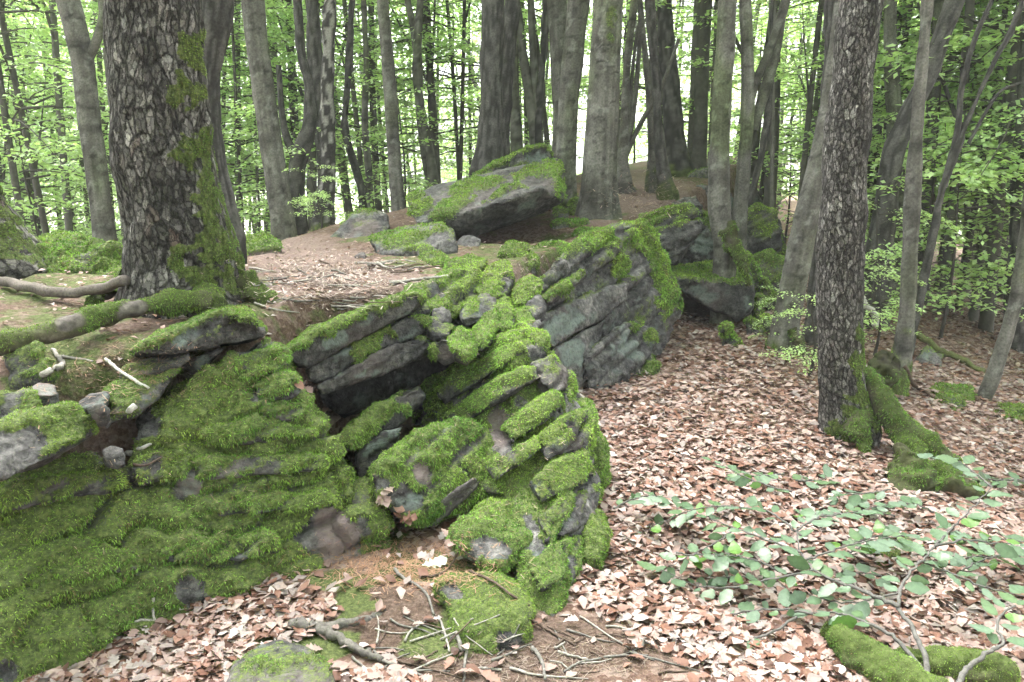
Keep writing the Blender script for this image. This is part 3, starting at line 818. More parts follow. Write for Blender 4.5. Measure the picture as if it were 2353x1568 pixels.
# the table rock and its neighbours on the crest
rock('table_boulder', 'big flat table boulder with moss patches, tilted over a black hollow', [
    piece('R3', [(290, 690, .55), (420, 620, .75), (560, 572, .9), (950, 492, 1.0), (1420, 372, 1.1), (1740, 322, 1.0), (1790, 430, .6), (1790, 700, .15), (1740, 745, .25), (1600, 820, .85), (1300, 915, .95), (1000, 1020, .8), (815, 1100, .25), (770, 985), (640, 940, 0), (365, 940, .05), (335, 850, .2),
                 (1100, 748, -.12), (1580, 592, -.08), (1655, 640, .0)], 6.7, gx=.06, gy=0.0, th=.5, sh=.88)],
    moss=-.35, alb=.75, amp=.016, smooth=2, fr=1.1, hang=.2, strata=(.06, .004), redk=.22, light=1,
    extra=ze('R3', [(1000, 560, 200, 60, 15), (700, 740, 160, 50, 20), (1150, 660, 120, 40, 20), (380, 690, 80, 110, 40), (430, 790, 120, 50, 20), (640, 850, 160, 80, 20), (820, 610, 130, 60, 20), (1500, 440, 200, 60, 15), (1720, 600, 60, 140), (1330, 590, 50, 20), (1680, 420, 110, 90), (880, 720, 80, 22, 25), (1420, 615, 40, 18), (560, 870, 90, 60)]),
    bare=ze('R3', [(1150, 900, 500, 110, 22), (1500, 720, 160, 90, 20), (1480, 520, 90, 36, 15)]), lichen=ze('R3', [(1430, 750, 90, 40, 30)]),
    red=ze('R3', [(900, 680, 560, 140, 20)]))
rock('boulder', 'pointed mossy slab with a pale blue lichen hollow behind the table boulder', [
    piece('R3', [(900, 510), (1100, 385), (1280, 292), (1480, 212), (1600, 192), (1660, 240), (1685, 290), (1690, 420), (1400, 470), (1100, 540)], 8.0, gx=.0, th=.5)],
    moss=.35, amp=.03, smooth=2, lichen=ze('R3', [(1510, 325, 105, 60)]), bare=ze('R3', [(1510, 325, 100, 55)]), lk=1.3)
rock('boulder', 'flat topped pale mossy boulder at the low end of the table boulder', [
    piece('R3', [(-60, 1075, .35), (150, 1010, .55), (350, 962, .6), (630, 940, .5), (720, 970, .3), (765, 1060, .05), (800, 1170), (650, 1245), (420, 1180), (180, 1210), (40, 1190, .1)], 5.75, th=.4, sink=.1)],
    moss=-.22, upmoss=.62, amp=.018, smooth=2, alb=.85, bare=ze('R3', [(620, 1110, 120, 100), (560, 980, 60, 20)]))
rock('boulder', 'rounded mossy boulder with a reddish side where the path ends', [
    piece('V', [(750, 560), (775, 520), (812, 492), (855, 480), (892, 488), (898, 520), (880, 545), (850, 558), (790, 562)], 7.4, gy=.4, th=.5, sink=.2)],
    moss=-.12, upmoss=.45, amp=.02, smooth=4, red=[(835, 530, 40, 30)], redk=.5)
rock('boulder', 'low moss topped slab with a brown edge beside the oak', [
    piece('V', [(520, 552, .3), (610, 546, .35), (640, 558, .1), (650, 578), (615, 596), (570, 606), (530, 590)], 6.2, th=.5, sink=.12)],
    moss=-.2, upmoss=1.0, amp=.014, smooth=3, red=[(610, 585, 50, 24)], redk=.7)
rock('mossy_mound', 'broad mossy rock hump between the two big oaks', [
    piece('V', [(-60, 640), (20, 590), (90, 560), (150, 542), (200, 550), (270, 590), (290, 640), (250, 680), (130, 690), (0, 690)], 4.9, gy=.35, th=.9, sink=.2)],
    moss=.28, amp=.05, smooth=5, red=[(190, 620, 70, 20, -20)], redk=.4, light=1)
for lab, b, m in [
    ('small moss cap stone just below the flat topped boulder', (985, 580, 30, 12), .3), ('little dark stone beside the moss cap stone', (830, 590, 16, 8), -.3),
    ('mossy clump stone on the path edge below the table boulder', (1085, 610, 40, 20), .35), ('low mossy ground stone at the rim of the path', (1000, 600, 34, 16), .4),
    ('mossy stone heap piece under the hollow of the table boulder', (1190, 575, 34, 16), .4), ('dark wedge stone in the hollow under the table boulder', (1080, 555, 34, 14), -.6),
    ('thick moss tussock over stone near the stepped blocks', (1200, 605, 36, 20), .6), ('flat moss plate stone below the beech', (1270, 575, 46, 14), .55),
    ('mossy knob stone at the beech foot', (1325, 478, 20, 17), .45), ('second mossy knob stone at the table boulder corner', (1290, 492, 20, 12), .4),
    ('bare grey flat stone leaning at the beech foot', (1358, 495, 24, 11), -.5), ('wide bright moss plate stone capping the outcrop', (1370, 545, 60, 22), .7),
    ('moss strip stone crossing in front of the beech', (1310, 515, 50, 9), .35), ('grey chip stone on the outcrop top', (1240, 630, 26, 9), -.5),
    ('pale chip stone lying near the moss tussock', (1285, 610, 20, 8), -.5), ('moss lump stone just under the path rim twigs', (1050, 612, 22, 12), .5),
    ('grey stone chip under the bare corner stone', (1265, 655, 20, 12), -.2), ('moss patch stone beside the long moss ridge block', (1230, 655, 18, 10), .6)]:
    rock('small_stone', lab, [blob(*b, None, .5, .22, .08)], moss=m - .12, amp=.018, smooth=2, fr=1.2, cat='stone')

# farther along the crest
rock('rock_block', 'mossy topped square block with a dark front wedged in the gully', [
    piece('R2', [(620, 1010, .9), (860, 975, 1.0), (1040, 948, 1.1), (1190, 975, .9), (1262, 1110, .1), (1258, 1250, .05), (1235, 1320), (1130, 1365), (1080, 1325), (850, 1245), (700, 1140), (640, 1062), (860, 1085, -.03)], 7.35, th=.6, sink=.0)],
    moss=-.45, upmoss=1.25, alb=.62, amp=.025, smooth=2, strata=(.09, .012), lichen=ze('R2', [(940, 1200, 70, 50), (850, 1150, 40, 30)]), fr=1.1, red=ze('R2', [(880, 1020, 120, 30)]), redk=.4)
rock('rock_block', 'layered block of thin black strata with a soil capped top', [
    piece('R2', [(270, 660, .8), (480, 610, .6), (620, 560, .6), (840, 498, .5), (870, 560), (920, 660), (960, 730), (800, 760), (700, 750), (540, 730), (490, 655)], 8.6, th=.7),
    piece('R2', [(540, 745), (700, 730), (950, 735), (1025, 880), (960, 945), (830, 985), (720, 930), (600, 860)], 8.55, th=.6, sink=.2)],
    moss=-.3, upmoss=.25, alb=.85, amp=.025, smooth=1, vf=.5, strata=(.062, .045), sn=(.22, -.1, 1), lichen=ze('R2', [(900, 830, 100, 90), (680, 860, 90, 60), (720, 690, 100, 40)]), extra=ze('R2', [(720, 770, 40, 70, -20), (930, 700, 20, 130, 25), (1000, 850, 20, 70, 20)]), lk=.9)
rock('rock_block', 'lichen grey strata block just behind the leaning beech', [
    piece('R2', [(740, 490), (850, 420), (920, 430), (1060, 430), (1100, 480), (1110, 580), (1040, 620), (900, 600), (800, 520)], 10.5, th=.6, sink=.3)],
    moss=-.2, upmoss=.4, amp=.03, smooth=1, vf=.6, strata=(.08, .04), lichen=ze('R2', [(1070, 540, 60, 60), (850, 450, 60, 40)]))
rock('rock_block', 'far blue grey block at the end of the crest', [
    piece('R2', [(1210, 560), (1230, 480), (1270, 440), (1310, 540), (1300, 590), (1240, 600)], 12.5, th=.6, sink=.3)], moss=-.2, upmoss=.4, amp=.03, smooth=2, lichen=ze('R2', [(1260, 550, 40, 40)]), lk=1.2)
rock('stone_slab', 'steep triangular slab entirely green with moss', [
    piece('R2', [(1235, 830), (1260, 700), (1300, 665), (1350, 690), (1465, 870), (1400, 900), (1300, 870)], 10.2, th=.4, sink=.3)], moss=.7, amp=.03, smooth=2, fr=1.2)
rock('stone_slab', 'grey leaning slab beside the steep green triangular slab', [
    piece('R2', [(1330, 680), (1400, 690), (1470, 800), (1475, 870), (1440, 840)], 10.4, th=.4, sink=.3)], moss=-.2, amp=.02, smooth=2)
rock('boulder', 'mossy hump below the steep green triangular slab', [piece('R2', [(1320, 990), (1360, 950), (1440, 960), (1450, 1020), (1380, 1040)], 9.0, gy=.4, th=.4, sink=.2)], moss=.35, amp=.03, smooth=3)
for lab, pts, Y in [('upper tilted mossy slab behind the square block', [(1150, 890), (1220, 900), (1300, 1050), (1345, 1165), (1290, 1170), (1230, 1050)], 8.3),
                    ('narrow tilted mossy slab leaning beside the upper tilted slab', [(1290, 1060), (1320, 1070), (1410, 1220), (1400, 1290), (1340, 1230)], 8.2),
                    ('small moss head stone under the narrow tilted slab', [(1250, 1200), (1300, 1190), (1300, 1240), (1260, 1280)], 7.6),
                    ('lower tilted mossy slab in the gully beneath the square block', [(1170, 1370), (1230, 1340), (1290, 1400), (1400, 1568), (1360, 1590), (1260, 1520)], 7.1),
                    ('thin tilted slab parallel to the lower tilted slab', [(1290, 1340), (1330, 1330), (1430, 1500), (1410, 1560), (1360, 1500)], 7.2),
                    ('triangular mossy slab point rising from the brown leaves', [(1020, 1400), (1050, 1385), (1120, 1470), (1210, 1600), (1100, 1610), (1030, 1540)], 6.75)]:
    rock('stone_slab', lab, [piece('R2', pts, Y, th=.3, sink=.15)], moss=.5, amp=.02, smooth=2, strata=(.08, .03), fr=1.4)
rock('boulder', 'dark stone on the soil by the far spreading oak', [piece('R2', [(780, 360), (840, 320), (950, 305), (960, 390), (860, 400), (790, 385)], 11.6, th=.5, sink=.1)], moss=.1, amp=.02, smooth=3)
rock('boulder', 'pale yellow mossed flat rock between beech and far crest', [piece('R2', [(270, 520), (330, 450), (400, 425), (470, 480), (430, 530), (330, 545)], 9.6, gy=.5, th=.4, sink=.2)], moss=.3, amp=.02, smooth=3, light=1)

# foreground
rock('boulder', 'wedge shaped mossy boulder lying in front of the bolster shaped boulder', [
    piece('Z8', [(900, 900, .3), (1020, 860, .35), (1200, 850, .35), (1380, 890, .28), (1480, 960, .2), (1540, 1080, .1), (1535, 1160, .04), (1450, 1245), (1425, 1385, -.02), (1280, 1440), (1150, 1490, -.02), (1080, 1400), (1080, 1220, .05), (960, 1000, .2)], 2.42, th=.25, sink=.08)],
    moss=.55, alb=.75, amp=.014, smooth=4, hang=.2, bare=ze('Z8', [(1420, 1310, 90, 90, 30), (900, 960, 60, 60), (1020, 960, 60, 60)]))
rock('boulder', 'rounded grey green boulder poking from dead leaves at the mossy wall foot', [
    piece('Z7', [(1480, 1640), (1540, 1450), (1700, 1330), (1880, 1290), (2060, 1360), (2200, 1480), (2260, 1640), (1900, 1700)], 2.08, gy=.22, th=.3, sink=.1)], moss=-.02, alb=.75, amp=.012, smooth=5)
rock('flat_stone', 'flat grey stone with a mossy back under the forked branch', [piece('Z8', [(490, 1190), (600, 1160), (700, 1220), (860, 1260), (840, 1300), (720, 1310), (560, 1250)], None, gy=.5, th=.1, sink=.06)], moss=.1, amp=.008, smooth=3)
rock('flat_stone', 'low mossy stone with a purple end among the thin twigs', [piece('Z8', [(610, 1370), (700, 1330), (860, 1330), (980, 1370), (1020, 1420), (960, 1460), (820, 1440), (650, 1410)], None, gy=.5, th=.1, sink=.06)], moss=.35, amp=.01, smooth=3, bare=ze('Z8', [(900, 1400, 70, 36)]), red=ze('Z8', [(900, 1400, 90, 40)]))
rock('flat_stone', 'small grey stone half buried in orange needles', [piece('Z8', [(670, 920), (730, 900), (800, 950), (810, 1000), (730, 1000), (690, 970)], None, gy=.5, th=.08, sink=.05)], moss=-.5, alb=.75, amp=.006, smooth=3)
rock('flat_stone', 'mossy dark stone at the edge of the needle patch', [piece('Z8', [(565, 770), (640, 740), (760, 800), (780, 870), (680, 860), (600, 830)], None, gy=.5, th=.08, sink=.05)], moss=.2, amp=.008, smooth=3)
rock('flat_stone', 'purplish flat stone beside the red rock face of the wall', [piece('Z7', [(2180, 880), (2260, 845), (2340, 860), (2350, 910), (2270, 930)], None, gy=.5, th=.08, sink=.05)], moss=-.6, amp=.006, smooth=3, red=ze('Z7', [(2260, 890, 120, 60)]))
rock('flat_stone', 'upright grey stone splinter near the wedge shaped boulder', [piece('Z8', [(980, 1290), (1030, 1220), (1045, 1300), (1030, 1350), (990, 1350)], None, gy=.2, th=.08, sink=.05)], moss=-.5, amp=.006, smooth=2)
rock('flat_stone', 'smooth grey stone flush with the soil, twigs crossing it', [piece('Z8', [(1480, 1390), (1560, 1355), (1690, 1365), (1710, 1400), (1620, 1425), (1520, 1415)], None, gy=.7, th=.08, sink=.05)], moss=-.6, alb=.75, amp=.004, smooth=4)
rock('flat_stone', 'large smooth grey stone flush with the soil below the sapling', [piece('Z8', [(1830, 1568), (1900, 1500), (2050, 1465), (2180, 1490), (2290, 1568), (2100, 1640)], None, gy=.7, th=.1, sink=.06)], moss=-.7, alb=.75, amp=.004, smooth=5)
rock('flat_stone', 'tilted grey stone shard in the leaves under the sapling', [piece('R1', [(500, 1130), (590, 1110), (640, 1180), (660, 1260), (600, 1250), (520, 1180)], None, gy=.5, th=.1, sink=.06)], moss=-.5, amp=.008, smooth=2)
rock('flat_stone', 'bluish grey flat stone behind the sapling stems', [piece('R1', [(1340, 890), (1400, 860), (1480, 890), (1530, 970), (1440, 980)], None, gy=.5, th=.1, sink=.06)], moss=-.6, amp=.008, smooth=2)
rock('cobble', 'small rounded grey cobble among leaves beyond the sapling', [piece('R1', [(1740, 730), (1780, 690), (1820, 700), (1830, 740), (1780, 765)], None, gy=.3, th=.1, sink=.05)], moss=-.6, amp=.004, smooth=4)
rock('cobble', 'grey angular cobble standing in leaves behind the sapling', [piece('R1', [(1950, 850), (1960, 750), (2000, 740), (2040, 810), (2010, 870)], None, gy=.2, th=.1, sink=.05)], moss=-.6, amp=.004, smooth=3)
rock('boulder', 'small mossy boulder in leaves behind the sapling', [piece('R1', [(1510, 620), (1540, 560), (1610, 540), (1680, 570), (1680, 620), (1620, 655), (1560, 660)], None, gy=.3, th=.2, sink=.08)], moss=.4, amp=.014, smooth=4)
rock('boulder', 'tiny mossy stone next to the small mossy boulder', [piece('R1', [(1680, 650), (1710, 625), (1750, 630), (1750, 665), (1700, 670)], None, gy=.3, th=.12, sink=.05)], moss=.45, amp=.01, smooth=4)
rock('boulder', 'flat mossy boulder down the slope beyond the leaning oak', [piece('R5', [(1190, 1300), (1300, 1265), (1560, 1275), (1570, 1340), (1500, 1400), (1350, 1370)], None, gy=.5, th=.4, sink=.1)], moss=.35, amp=.02, smooth=3)
rock('boulder', 'grey and mossy pair of lumps below the flat mossy boulder', [piece('R5', [(1220, 1380), (1330, 1340), (1440, 1350), (1540, 1450), (1530, 1520), (1380, 1470)], None, gy=.5, th=.4, sink=.1)], moss=.25, amp=.03, smooth=3)
rock('boulder', 'large half mossed boulder at the low edge of the slope', [piece('R5', [(1560, 1500), (1680, 1440), (1850, 1420), (2000, 1450), (2050, 1600), (1800, 1600), (1620, 1570)], None, gy=.4, th=.5, sink=.1)], moss=.3, amp=.03, smooth=4)
rock('boulder', 'pale lichen boulder under the fallen mossy pole', [piece('R5', [(1090, 1050), (1150, 960), (1250, 980), (1300, 1060), (1260, 1120), (1170, 1110)], None, gy=.3, th=.4, sink=.1)], moss=.0, amp=.03, smooth=3, lichen=ze('R5', [(1180, 1010, 40, 50)]))

# ---- voxel union, erosion, moss
temp = []
for r in ROCKS:
    bm = bmesh.new()
    allp = np.concatenate(r['pieces'])
    for p in r['pieces']:
        b2 = bmesh.new()
        vs_ = [b2.verts.new(tuple(q)) for q in p]
        res = bmesh.ops.convex_hull(b2, input=vs_)
        junk = {g_ for g_ in res['geom_interior'] + res['geom_unused'] if isinstance(g_, bmesh.types.BMVert)}
        bmesh.ops.delete(b2, geom=list(junk), context='VERTS')
        tmp = bpy.data.meshes.new('tmp')
        b2.to_mesh(tmp); b2.free()
        bm.from_mesh(tmp)
        bpy.data.meshes.remove(tmp)
    me = bpy.data.meshes.new('tmp_rock')
    bm.to_mesh(me); bm.free()
    o = link('tmp_rock', me)
    dist = float(np.median(np.linalg.norm(allp - np.array([0, 0, CAM_H]), axis=1)))
    r['dist'] = dist
    mod = o.modifiers.new('remesh', 'REMESH')
    mod.mode = 'VOXEL'
    size = float(np.min(allp.max(0) - allp.min(0)))
    mod.voxel_size = min(0.0038 * dist * r.get('vf', 1.0), size / 9)
    r['vox'] = mod.voxel_size
    temp.append(o)

dg = bpy.context.evaluated_depsgraph_get()
MOSS_TOTAL = 0

def vert_normals(v, q):
    a = v[q[:, 2]] - v[q[:, 0]]
    b = v[q[:, 3]] - v[q[:, 1]]
    fn = np.cross(a, b)
    n = np.zeros_like(v)
    for k in range(4):
        for d in range(3):
            n[:, d] += np.bincount(q[:, k], fn[:, d], len(v))
    return n / np.maximum(np.linalg.norm(n, axis=1), 1e-12)[:, None], fn

def moss_fronds(v, nrm, q, w, dist, hang, hue, fr, name_parent, density=1.0, scale=1.0):
    """small frond-shaped faces over the mossy part of a surface, one mesh"""
    cen = v[q].mean(1)
    a = np.cross(v[q[:, 2]] - v[q[:, 0]], v[q[:, 3]] - v[q[:, 1]])
    area = 0.5 * np.linalg.norm(a, axis=1)
    fnrm = nrm[q].mean(1)
    fw = w[q].mean(1)
    view = np.array([0, 0, CAM_H]) - cen
    vd = np.linalg.norm(view, axis=1)
    facing = np.einsum('ij,ij->i', fnrm, view / vd[:, None])
    under = cen[:, 2] < ground_z(cen[:, 0], cen[:, 1]) - 0.03
    prob = area * fw ** 1.5 * (facing > -0.35) * (~under) / vd ** 2
    tot = prob.sum()
    n = int(min(70000, tot * 773.0 ** 2 * 1.25 * density))
    if n < 25:
        return None
    f = RNG.choice(len(q), n, p=prob / tot)
    bw = RNG.dirichlet((1, 1, 1, 1), n)
    p = (v[q[f]] * bw[..., None]).sum(1)
    nn = fnrm[f]
    lod = np.clip(vd[f] / 3.0, 1.0, 2.6)
    L = RNG.uniform(0.006, 0.0145, n) * lod * scale * (0.9 + 0.25 * hang)
    d = nn * RNG.uniform(.35, 1.0, n)[:, None] + RNG.normal(size=(n, 3)) * 0.50 + np.array([0, 0, -1.0]) * (hang * RNG.uniform(0.3, 1.3, n) * (1 - np.clip(nn[:, 2], 0, 1)))[:, None]
    d /= np.linalg.norm(d, axis=1)[:, None]
    s = np.cross(d, RNG.normal(size=(n, 3)))
    s /= np.linalg.norm(s, axis=1)[:, None]
    wd = L * RNG.uniform(.16, .28, n)
    base = p - nn * 0.003
    bend = np.array([0, 0, -1.0]) * (L * 0.25)[:, None]
    v4 = np.stack([base - s * wd[:, None] * .8, base + s * wd[:, None] * .8, base + d * L[:, None] + bend], 1)
    big = fbm(p * 5.0, 2, 61)
    t = np.clip(0.45 + 0.35 * big + 0.35 * RNG.normal(size=n) * .7 + hue, 0, 1)[:, None]
    c = np.array([0.052, 0.090, 0.026]) * (1 - t) + np.array([0.255, 0.352, 0.088]) * t
    tint = np.clip(fbm(p * 2.3, 3, 68), -1, 1)[:, None]
    c = c * np.array([1.06, 1.20, 1.0]) * fr * 1.06 * (1 + tint * np.array([0.30, 0.12, 0.10]))
    dead = RNG.random(n) < 0.04 + 0.22 * sstep(.25, .6, fbm(p * 7.0, 2, 66))
    c[dead] = np.array([0.19, 0.15, 0.08])
    return v4.reshape(-1, 3), np.arange(n * 3).reshape(-1, 3), np.repeat(c, 3, axis=0)

ROCK_OBJ = {}
for r, o in zip(ROCKS, temp):
    ev = o.evaluated_get(dg)
    me = ev.to_mesh()
    nv, nf = len(me.vertices), len(me.polygons)
    v = np.empty(nv * 3, np.float32); me.vertices.foreach_get('co', v); v = v.reshape(-1, 3).astype(float)
    sz = np.empty(nf, np.int32); me.polygons.foreach_get('loop_total', sz)
    lo = np.empty(len(me.loops), np.int32); me.loops.foreach_get('vertex_index', lo)
    assert (sz == 4).all()
    q = lo.reshape(-1, 4)
    ev.to_mesh_clear()
    # wear the edges
    e = np.concatenate([q[:, [0, 1]], q[:, [1, 2]], q[:, [2, 3]], q[:, [3, 0]]])
    deg = np.bincount(e[:, 0], minlength=nv) + np.bincount(e[:, 1], minlength=nv)
    for _ in range(max(1, r.get('smooth', 3) - 1)):
        acc = np.zeros_like(v)
        for d in range(3):
            acc[:, d] = np.bincount(e[:, 0], v[e[:, 1], d], nv) + np.bincount(e[:, 1], v[e[:, 0], d], nv)
        ks = 0.4 if r.get('smooth', 3) <= 2 else 0.6
        v = (1 - ks) * v + ks * acc / deg[:, None]
    nrm, _ = vert_normals(v, q)
    dist, amp, vox = r['dist'], r.get('amp', .015), r['vox']
    sd = int(abs(v[0].sum()) * 1000) % 97
    disp = amp * (fbm(v * 4.5, 2, sd) * 1.1 + 0.55 * fbm(v * 13, 2, sd + 3))
    disp += 0.0035 * fbm(v * 38, 2, sd + 6) * min(1.5, dist / 3)
    disp += amp * -0.9 * np.abs(perlin(v * 6.5, sd + 5)) ** 0.7 * 0.6
    sp, sa = r.get('strata', (0.13, 0.010))
    sn = np.array(r.get('sn', STR)); sn = sn / np.linalg.norm(sn)
    w_ = (v @ sn) / sp + r.get('sw', 0.30) * fbm(v * 2.5, 2, sd + 8)
    k = np.floor(w_); f = w_ - k
    prof = 1 - np.abs(2 * f - 1) ** 5
    flat = 1 - np.clip(np.abs(nrm @ sn), 0, 1) ** 2
    jl = sp * r.get('jr', 2.8)
    j_ = (v @ JN) / jl + 7.3 * hash1(k, sd + 2) + 0.25 * fbm(v * 4, 2, sd + 9)
    kj = np.floor(j_); fj = j_ - kj
    gw = max(0.006, 1.1 * vox)
    groove = np.exp(-(np.minimum(fj, 1 - fj) * jl / gw) ** 2) * (hash1(k * 3 + kj * 7, sd) > 0.35)
    bed = np.exp(-(np.minimum(f, 1 - f) * sp / gw) ** 2) * (hash1(np.round(w_), sd + 4) > 0.3)
    shade = hash1(k, sd) - .5 + 0.7 * (hash1(k * 31 + kj * 17, sd + 6) - .5) + 0.4 * perlin(np.stack([v[:, 0] * 5, v[:, 1] * 5, k * 3.7], -1), sd + 1)
    sa = sa * np.clip(0.85 + 1.3 * fbm(v * 2.1, 2, sd + 50), r.get('slo', 0.3), 1.5)
    disp += sa * flat * (0.6 * (prof - 1.0) + 1.1 * shade) - flat * np.maximum(0.8 * sa, .008) * np.maximum(groove, bed)
    g2 = max(0.011, 1.6 * vox)
    seam = flat * np.maximum(np.exp(-(np.minimum(fj, 1 - fj) * jl / g2) ** 2) * (hash1(k * 3 + kj * 7, sd) > 0.35), np.exp(-(np.minimum(f, 1 - f) * sp / g2) ** 2) * (hash1(np.round(w_), sd + 4) > 0.3))
    # moss
    px, py = project(v)
    wob = 0.5 * fbm(v * 8, 4, sd + 12)
    wpx = 60.0 / dist
    px = px + wpx * (fbm(v * 7, 2, sd + 40) + 0.7 * fbm(v * 19, 2, sd + 41))
    py = py + wpx * (fbm(v * 7, 2, sd + 42) + 0.7 * fbm(v * 19, 2, sd + 43))
    m = 0.33 + r.get('moss', 0) + 0.34 * fbm(v * 5, 3, sd + 15) + r.get('upmoss', 0.22) * (nrm[:, 2] - 0.25)
    m = np.maximum(m, 1.1 * ellipses(px, py, r.get('extra', []), wob)) if r.get('extra') else m
    if r.get('bare'):
        m = m * (1 - ellipses(px, py, r['bare'], wob))
    m = m - 0.9 * sstep(-0.15, -0.75, nrm[:, 2]) - r.get('seamk', 0.5) * seam
    m = np.clip(m, 0, 1)
    ms = sstep(0.42, 0.62, m)
    cush = ms * (0.010 + 0.012 * np.abs(fbm(v * 20, 2, sd + 20)) + 0.012 * perlin(v * 9, sd + 22)) * min(1.6, dist / 3) * r.get('ck', 1.0)
    if r.get('clump', r.get('hang', 0) > .6):
        cush = cush + ms * 0.030 * (0.35 - np.abs(perlin(v * 9.5, sd + 23)) - 0.5 * np.abs(perlin(v * 17, sd + 24)))
    v2 = v + nrm * (disp + cush)[:, None]
    li = ellipses(px, py, r['lichen'], wob) * r.get('lk', .8) if 'lichen' in r else np.zeros(nv)
    li = np.clip(li + 0.55 * sstep(0.35, 0.7, fbm(v * 7, 3, sd + 30)), 0, 1)
    rd = ellipses(px, py, r['red'], wob) * r.get('redk', .8) if 'red' in r else np.zeros(nv)
    rd = np.clip(rd + 0.25 * sstep(0.2, 0.7, fbm(v * 2.2, 2, sd + 33)), 0, 1)
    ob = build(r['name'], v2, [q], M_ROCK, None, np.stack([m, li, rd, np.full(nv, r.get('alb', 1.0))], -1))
    if r.get('part_of'):
        ob.parent = ROCK_OBJ[r['part_of']]
    else:
        tag(ob, r['label'], r['cat'], None, 'thing')
        ROCK_OBJ[r['label']] = ob
    n2, _ = vert_normals(v2, q)
    res = moss_fronds(v2, n2, q, ms, dist, r.get('hang', .4), r.get('hue', 0.0), r.get('fr', 1.0), ob)
    if res:
        mo = build('moss', res[0], [res[1]], M_MOSS, ob, res[2])
        mo['kind'] = 'stuff'
        MOSS_TOTAL += len(res[1])
    r.update(v=v2, q=q, n=n2)
for o in temp:
    me = o.data
    bpy.data.objects.remove(o)
    bpy.data.meshes.remove(me)
print('ROCKS', len(ROCKS), 'quads', sum(len(r['q']) for r in ROCKS), 'fronds', MOSS_TOTAL)

# ------------------------------------------------------------------ trees
def lerp(a, b, t):
    return np.asarray(a, float) * (1 - t) + np.asarray(b, float) * t

def bark(kind, u, th, h, r, p, seed):
    """displacement and colour of a trunk surface; u = arc length round the stem, h = height along it"""
    if kind in ('plate', 'scale'):        # oaks: the plates themselves are in the bark material, here only the swelling of the stem
        k = 1.0 if kind == 'plate' else 0.6
        disp = k * (0.010 * fbm(p * np.array([14, 14, 6.0]), 3, seed) + 0.02 * fbm(p * 3, 2, seed + 4))
        g = (0.140 if kind == 'plate' else 0.145) * (1 + 0.45 * fbm(p * np.array([6, 6, 3.0]), 2, seed + 7))
        col = g[:, None] * np.array([1.0, 0.965, 0.94])
    elif kind == 'furrow':     # dark furrowed bark
        f = fbm(np.stack([np.cos(th) * 6, np.sin(th) * 6, h * 3.0], -1) * 1.4, 3, seed)
        pl = sstep(-0.25, 0.25, f)
        disp = 0.010 * pl + 0.02 * fbm(p * 2.2, 2, seed + 4)
        g = 0.035 + 0.075 * pl * (0.8 + 0.5 * fbm(p * 12, 2, seed + 5))
        col = g[:, None] * np.array([1.0, 0.95, 0.92])
    elif kind == 'birch':
        f = fbm(np.stack([np.cos(th) * 1.5, np.sin(th) * 1.5, h * 6], -1), 3, seed)
        f = f + 0.15 + 0.35 * np.clip(1.3 - h, 0, 1)
        pl = sstep(0.02, 0.16, f)
        disp = 0.012 * pl + 0.015 * fbm(p * 3, 2, seed)
        col = lerp(np.array([0.26, 0.25, 0.24]), np.array([0.04, 0.037, 0.036]), pl[:, None])
    else:                      # smooth beech: grey with lichen mottling, faint rings, green algae
        disp = 0.010 * fbm(p * np.array([3, 3, 2.0]), 2, seed) + 0.003 * perlin(np.stack([th * 0, th * 0, h * 16], -1) + p * 0.6, seed + 2)
        a = 0.5 + 0.6 * fbm(p * np.array([6, 6, 4.0]), 3, seed + 5)
        col = lerp(np.array([0.068, 0.064, 0.058]), np.array([0.165, 0.158, 0.146]), np.clip(a, 0, 1)[:, None])
        stk = fbm(np.stack([np.cos(th) * 5, np.sin(th) * 5, h * 0.55], -1), 3, seed + 19)
        col = col * (1.0 + 0.38 * np.clip(stk, -1, 1))[:, None]
        spots = sstep(0.30, 0.55, fbm(p * np.array([11, 11, 9.0]), 3, seed + 23))
        col = lerp(col, np.array([0.24, 0.24, 0.225]), (0.55 * spots)[:, None])
        dk = sstep(0.38, 0.6, fbm(p * np.array([9, 9, 14.0]), 2, seed + 27))
        col = col * (1 - 0.5 * dk)[:, None]
        ring = sstep(0.52, 0.72, np.abs(perlin(np.stack([th * 0 + 3, th * 0, h * 5.0], -1) + p * 0.5, seed + 13)))
        col = col * (1 - 0.45 * ring)[:, None]
        al = sstep(0.05, 0.5, fbm(p * np.array([2.5, 2.5, 1.0]), 2, seed + 8)) * (0.75 if kind == 'algae' else 0.35)
        col = lerp(col, col * np.array([0.80, 1.0, 0.55]), al[:, None])
    return disp, col

